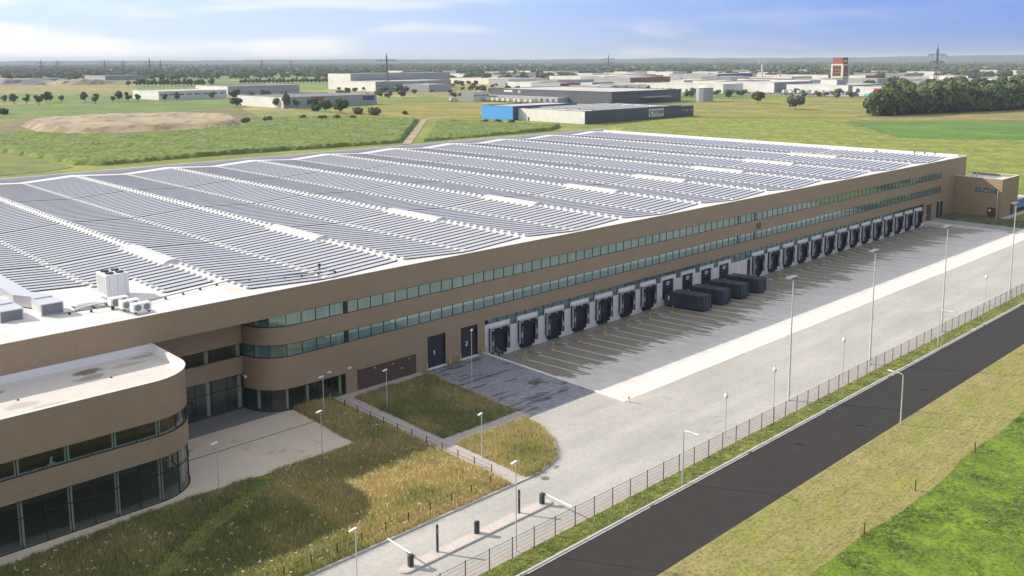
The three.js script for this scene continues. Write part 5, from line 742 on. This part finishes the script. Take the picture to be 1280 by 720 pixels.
{
  const H1 = hall('storage_hall', 'white and dark grey storage hall with a bright blue end in the fields', 342, 442, -347, -288, 8.0, { left: B.white, front: B.dark, sky: 5 });
  obj('side_door', bx(-0.1, -0.002, 0, 2.4, -50, -48.6), B.dark, H1);
  const sg = part('sign_board', H1); obj('board', bx(64, 80, 1.6, 6.9, 0.01, 0.14), B.white, sg);
  const t1 = obj('sign_text', text('OPTIMA', 2.1, 0.08), M.anthracite, sg); t1.position.set(74.2, 4.7, 0.15); const t2 = obj('sign_logo', text('C', 3.6, 0.08), M.black, sg); t2.position.set(66.3, 4.2, 0.15); obj('sign_rule', bx(69.5, 79, 2.6, 3.1, 0.15, 0.2), B.grey, sg);
  const H1b = hall('storage_hall', 'bright sky blue box of the storage hall with navy roof edge', 337, 400, -378, -347.1, 9.2, { left: B.blue, front: B.navy, roof: B.roof });
  const o1 = hall('storage_office', 'small dark office with green glass at the end of the storage hall', 442.2, 458, -300, -289, 7.2, { left: B.dark, front: B.dark, windows: 3, roof: B.white });
  const H2 = hall('factory_hall', 'large dark grey flat roofed factory hall behind the blue and white one', 538, 640, -590, -432, 11.4, { left: B.dark, front: B.dark, roof: B.roof });
  obj('sign_strip', bx(-0.14, -0.002, 8.4, 10.2, -138, -126), B.white, H2); obj('sign_strip', bx(-0.14, -0.002, 7.6, 10.4, -118, -114.6), B.pale, H2); obj('canopy', bx(40, 78, 5.2, 6.0, 0.01, 7), B.pale, H2);
  hall('loading_wing', 'low pale loading wing in front of the dark factory hall', 524, 537.8, -592, -484, 5.2, { left: B.pale, front: B.pale, docks: 14 });
  const off = hall('factory_office', 'small office block with dark windows left of the dark factory hall', 500, 520, -590, -572, 9.5, { left: B.grey, front: B.cream, windows: 4 });
  const TK = thing('storage_tank', 'pale round silo standing beside the dark factory hall', 'silo', [650, 0, -412]); obj('shell', cyl(8, 8, 13, 0, 0, 0, 28), B.pale, TK); obj('roof_cone', cyl(8.1, 1.5, 2, 0, 13, 0, 28), B.white, TK); obj('ladder', bx(-8.3, -8.05, 0, 13, -0.3, 0.3), M.galv, TK);
  hall('distribution_hall', 'big white distribution hall with shade painted on its grey front beside the power pylon', 600, 725, -947, -875, 12.5, { left: B.white, front: B.pale, windows: 10 });
  hall('high_bay_hall', 'tall white high bay hall rising behind the big white one', 616, 790, -1010, -955, 21.5, { left: B.white, front: B.pale });
  const H5 = hall('long_hall', 'long low hall with white end and grey front behind the field trees', 310, 405, -678, -597, 9, { left: B.white, front: B.pale, roof: B.roofDark });
  obj('red_panel', bx(26, 40, 0.5, 8.6, 0.01, 0.12), B.brick, H5); obj('sign_board', bx(80, 92, 4.2, 8.2, 0.01, 0.16), B.navy, H5);
  hall('white_building', 'long white low building behind the row of small trees', 304, 378, -902, -835, 8.8, { left: B.white, front: B.white, windows: 8 });
  hall('purple_roof_hall', 'white hall with grey violet roof right of the white low building', 424, 520, -1010, -925, 9.5, { left: B.white, front: B.pale, roof: B.roofDark });
  hall('white_loading_hall', 'long bright white loading hall across the yellow meadow', 838, 880, -628, -516, 10.5, { left: B.white, front: B.white, docks: 12 });
  hall('white_loading_hall', 'white hall with dark upper wall behind the parked trailers', 890, 980, -560, -480, 12, { left: B.white, front: B.grey });
  const H10 = hall('logistics_building', 'grey white logistics building with recessed loading front behind the willow', 897, 995, -468, -392, 10, { left: B.white, front: B.pale, docks: 9 });
  hall('logistics_annex', 'small white upper box of the logistics building', 925, 950, -440, -420, 15, { left: B.white, front: B.pale });
  const H11 = hall('retail_building', 'grey white retail building with red lettering block and blue base', 842, 885, -360, -326, 11, { left: B.white, front: B.pale, roof: B.roofDark });
  obj('blue_base', bx(-0.12, -0.002, 0, 3.2, -33.5, -18), B.navy, H11); obj('red_sign', bx(-0.16, -0.002, 4.2, 9.2, -11, -2), B.red, H11); obj('round_logo', cyl(2.2, 2.2, 0.1, 0, 0, 0, 18).rotateZ(Math.PI / 2).translate(-0.08, 6.6, -28), B.navy, H11);
  hall('white_factory', 'large white factory far behind the dark grey hall', 1020, 1170, -974, -853, 13, { left: B.white, front: B.grey }); hall('white_factory', 'cream low factory beside the large white one', 925, 1005, -1130, -975, 9, { left: B.cream, front: B.cream }); hall('navy_factory', 'dark blue and pale factory on the far right of the business park', 1250, 1360, -900, -800, 14, { left: B.pale, front: B.navy });
  hall('violet_hall', 'long grey violet hall far behind the tan stubble field', 560, 640, -1800, -1690, 12, { left: B.pale, front: B.grey, roof: B.roofDark });
  hall('violet_hall', 'low grey hall with dirt heaps before it, far left', 440, 500, -1830, -1700, 8, { left: B.grey, front: B.grey, roof: B.roofDark });
  const r = rng(301), mats = [B.white, B.pale, B.cream, B.grey, B.white, B.navy, B.brick]; let n = 0;
  for (let i = 0; n < 105 && i < 1500; i++) { const a = -0.98 + 0.72 * r(), d = 1150 + 1300 * Math.pow(r(), 1.1), x = -81 + Math.cos(a) * d, z = 90 + Math.sin(a) * d, w = 30 + 70 * r(), l = 30 + 70 * r(); if (x > 980 && x < 1400 && z > -1160 && z < -760) continue; if (x > 590 && x < 800 && z < -860 && z > -1030) continue; hall('distant_hall', 'low flat roofed industrial hall among many in the distant business park', x, x + w, z - l, z, 6 + 7 * r(), { left: mats[Math.floor(r() * 5)], front: mats[Math.floor(r() * 7)], roof: r() < 0.6 ? B.roof : B.roofDark, group: 'halls of the distant business park' }); n++; }
  for (let i = 0, m = 0; m < 34 && i < 400; i++) { const a = -0.62 + 0.6 * r(), d = 1500 + 2600 * r(), x = -81 + Math.cos(a) * d, z = 90 + Math.sin(a) * d, T = thing('distant_house', 'tiny pale house with pitched roof among the distant woods', 'house', [x, 0, z], r() * 3, 'houses among the distant woods'), w = 9 + 8 * r(); obj('wall', bx(-w / 2, w / 2, 0, 5.5, -4, 4), r() < 0.6 ? B.cream : B.white, T); const s = new THREE.Shape([new THREE.Vector2(-4.4, 5.4), new THREE.Vector2(4.4, 5.4), new THREE.Vector2(0, 9.2)]); obj('roof', new THREE.ExtrudeGeometry(s, { depth: w + 0.8, bevelEnabled: false }).rotateY(Math.PI / 2).translate(-w / 2 - 0.4, 0, 0), r() < 0.5 ? B.brick : B.roofDark, T); m++; }
  // brick tower on white legs
  const T = thing('brick_tower', 'tall red brick tower on white legs rising over the business park', 'tower', [1041, 0, -475]);
  obj('lower_core', bx(-4, 4, 0, 14, -4, 4), B.grey, T); for (const x of [-7, -2.4, 2.4, 7]) for (const z of [-6.4, 6.4]) obj('leg', bx(x - 0.9, x + 0.9, 0, 15, z - 0.9, z + 0.9), B.white, T); for (const x of [-7, 7]) for (const z of [-2, 2]) obj('leg', bx(x - 0.9, x + 0.9, 0, 15, z - 0.9, z + 0.9), B.white, T);
  obj('base_slab', bx(-8.6, 8.6, 15, 17, -8, 8), B.cream, T); obj('brick_body', bx(-8.2, 8.2, 17, 30, -7.6, 7.6), B.brick, T); obj('corner_pier', [bx(-8.8, -6.6, 17, 31, 5.8, 8), bx(-8.8, -6.6, 17, 31, -8, -5.8), bx(6.6, 8.8, 17, 31, 5.8, 8)], B.cream, T); obj('cornice', bx(-9, 9, 31, 32.6, -8.3, 8.3), B.cream, T); obj('upper_body', bx(-7, 7, 32.6, 41, -6.6, 6.6), B.brick, T);
  for (let k = 0; k < 3; k++) for (let j = 0; j < 3; j++) obj('window', bx(-8.35, -8.202, 18.4 + k * 4, 20.6 + k * 4, -4.6 + j * 3.4, -2.4 + j * 3.4), M.frame, T); obj('sign_band', bx(-4.5, 4.5, 35.5, 37.6, 6.6, 6.75), B.cream, T);
  const fs = thing('sign_mast', 'tall advertising mast with twin round signs above the business park', 'sign', [1345, 0, -772]); obj('pole', cyl(1.5, 1.1, 33, 0, 0, 0, 12), B.white, fs); for (const s of [-1, 1]) obj('sign_disc', cyl(3.6, 3.6, 1.4, 0, 0, 0, 20).rotateZ(Math.PI / 2).rotateY(0.7).translate(s * 3.4, 35, s * 3), B.white, fs); obj('sign_bar', bx(-6, 6, 31.8, 33.2, -0.8, 0.8), B.grey, fs);
  // trucks and cars in the business park
  const tr = thing('box_truck', 'white box truck parked on the grass before the dark factory hall', 'truck', [488, 0, -588], 0.2, 'white trucks in the business park'); obj('box', bx(-5, 3, 1.0, 4.0, -1.25, 1.25), B.white, tr); obj('cab', new RoundedBoxGeometry(2.2, 2.4, 2.4, 2, 0.25).translate(4.2, 1.9, 0), B.white, tr); obj('windscreen', bx(5.305, 5.33, 1.9, 2.9, -1, 1), M.frame, tr); for (const x of [-3.4, -2.3, 4.2]) for (const s of [-1, 1]) obj('wheel', new THREE.CylinderGeometry(0.5, 0.5, 0.3, 14).rotateX(Math.PI / 2).translate(x, 0.5, s * 1.1), M.rubber, tr);
  for (let k = 0; k < 12; k++) dup(tr, [516 - (k % 2), 0, -588 + k * 7.5], 0.05 * (k % 3), 'white truck in the line parked before the pale loading wing'); for (let k = 0; k < 7; k++) dup(tr, [884, 0, -462 + k * 9.4], 0, 'white truck backed up to the grey white logistics building');
  const car = (x, z, m, turn) => { const c = thing('parked_car', 'small parked car on the car park before the logistics building', 'car', [x, 0, z], turn, 'cars parked in the business park'); obj('body', new RoundedBoxGeometry(4.3, 0.75, 1.75, 2, 0.2).translate(0, 0.68, 0), m, c); obj('cabin', new RoundedBoxGeometry(2.2, 0.6, 1.5, 2, 0.2).translate(-0.2, 1.28, 0), M.frame, c); for (const x of [-1.35, 1.35]) for (const s of [-1, 1]) obj('wheel', new THREE.CylinderGeometry(0.32, 0.32, 0.2, 10).rotateX(Math.PI / 2).translate(x, 0.32, s * 0.8), M.rubber, c); };
  const cm = [B.white, B.grey, B.dark, B.navy, B.pale, B.red]; for (let k = 0; k < 48; k++) car(834 + (k % 3) * 9 + r() * 2, -505 + Math.floor(k / 3) * 6.6 + r(), cm[Math.floor(r() * 6)], r() * 0.2);
  struct('car_park', sheet([[825, -510], [895, -510], [895, -330], [838, -330]], 0.12), M.asphaltPale, 'grey car park before the logistics building', 'car park');
  dup(tr, [838, 0, -345], Math.PI / 2, 'white truck beside the retail building with red lettering'); const bt = thing('box_truck', 'turquoise trailer parked before the retail building', 'truck', [836, 0, -338], Math.PI / 2); obj('box', bx(-8, 6, 0.8, 3.6, -1.25, 1.25), B.teal, bt); for (const x of [-5, -3.8, 4]) for (const s of [-1, 1]) obj('wheel', new THREE.CylinderGeometry(0.5, 0.5, 0.3, 14).rotateX(Math.PI / 2).translate(x, 0.5, s * 1.1), M.rubber, bt);
}
// ---------------------------------------------------------------- power pylons
{
  const steel = std([0.16, 0.17, 0.18], 0.6, { metalness: 0.3 });
  const pylon = (x, z, h, turn, label, rad = 0.16) => { const P = thing('power_pylon', label, 'pylon', [x, 0, z], turn, 'power pylons of the overhead line'), b = [], w = (y) => mix(0.11 * h, 0.022 * h, Math.min(1, y / (0.72 * h))), levels = [0, 0.14, 0.27, 0.39, 0.5, 0.6, 0.68, 0.76, 0.84, 0.92].map((t) => t * h);
    for (let i = 0; i < levels.length - 1; i++) { const y0 = levels[i], y1 = levels[i + 1], a = w(y0) / 2, c = w(y1) / 2; for (const [sx, sz] of [[1, 1], [1, -1], [-1, -1], [-1, 1]]) { b.push(bar([sx * a, y0, sz * a], [sx * c, y1, sz * c], rad * 1.3, 4)); const nx = sz === sx ? sx : -sx, nz = sz === sx ? -sz : sz; b.push(bar([sx * a, y0, sz * a], [nx * c, y1, nz * c], rad * 0.7, 4)); } }
    obj('lattice_mast', b, steel, P); obj('mast_tip', bar([0, 0.9 * h, 0], [0, h, 0], rad * 1.6, 5), steel, P);
    for (const [t, l] of [[0.66, 0.2], [0.8, 0.27]]) { const L = l * h; obj('crossarm', [bar([0, t * h + 0.03 * h, -0.3], [L, t * h, 0], rad, 4), bar([0, t * h - 0.01 * h, 0], [L, t * h, 0], rad, 4), bar([0, t * h + 0.03 * h, 0.3], [-L, t * h, 0], rad, 4), bar([0, t * h - 0.01 * h, 0], [-L, t * h, 0], rad, 4)], steel, P); for (const s of [-1, -0.55, 0.55, 1]) obj('insulator', bar([s * L, t * h, 0], [s * L, t * h - 0.05 * h, 0], rad * 1.4, 5), steel, P); } };
  pylon(640, -905, 49, -0.85, 'dark lattice power pylon in front of the tall white hall', 0.28); pylon(950, -318, 54, -0.3, 'dark lattice power pylon behind the dark wood', 0.3); pylon(1276, -1064, 50, -0.7, 'lattice power pylon far behind the large white factory', 0.24); pylon(697, -1817, 46, -1.1, 'wide armed power pylon far behind the pasture', 0.3);
  [[560, -2060, 'left most of the thin far pylons beyond the stubble field'], [640, -2210, 'thin far pylon beyond the stubble field, second of the line'], [690, -2050, 'thin far pylon beyond the grey violet hall'], [800, -2230, 'thin far pylon beyond the white low building, first of three'], [860, -2150, 'thin far pylon beyond the white low building, second of three'], [1150, -2180, 'thin far pylon over the woods right of the wide armed one'], [1280, -2250, 'thin far pylon over the woods, last before the tall white hall']].forEach(([x, z, l]) => pylon(x, z, 44, -1, l, 0.24));
}

renderer.render(scene, camera);
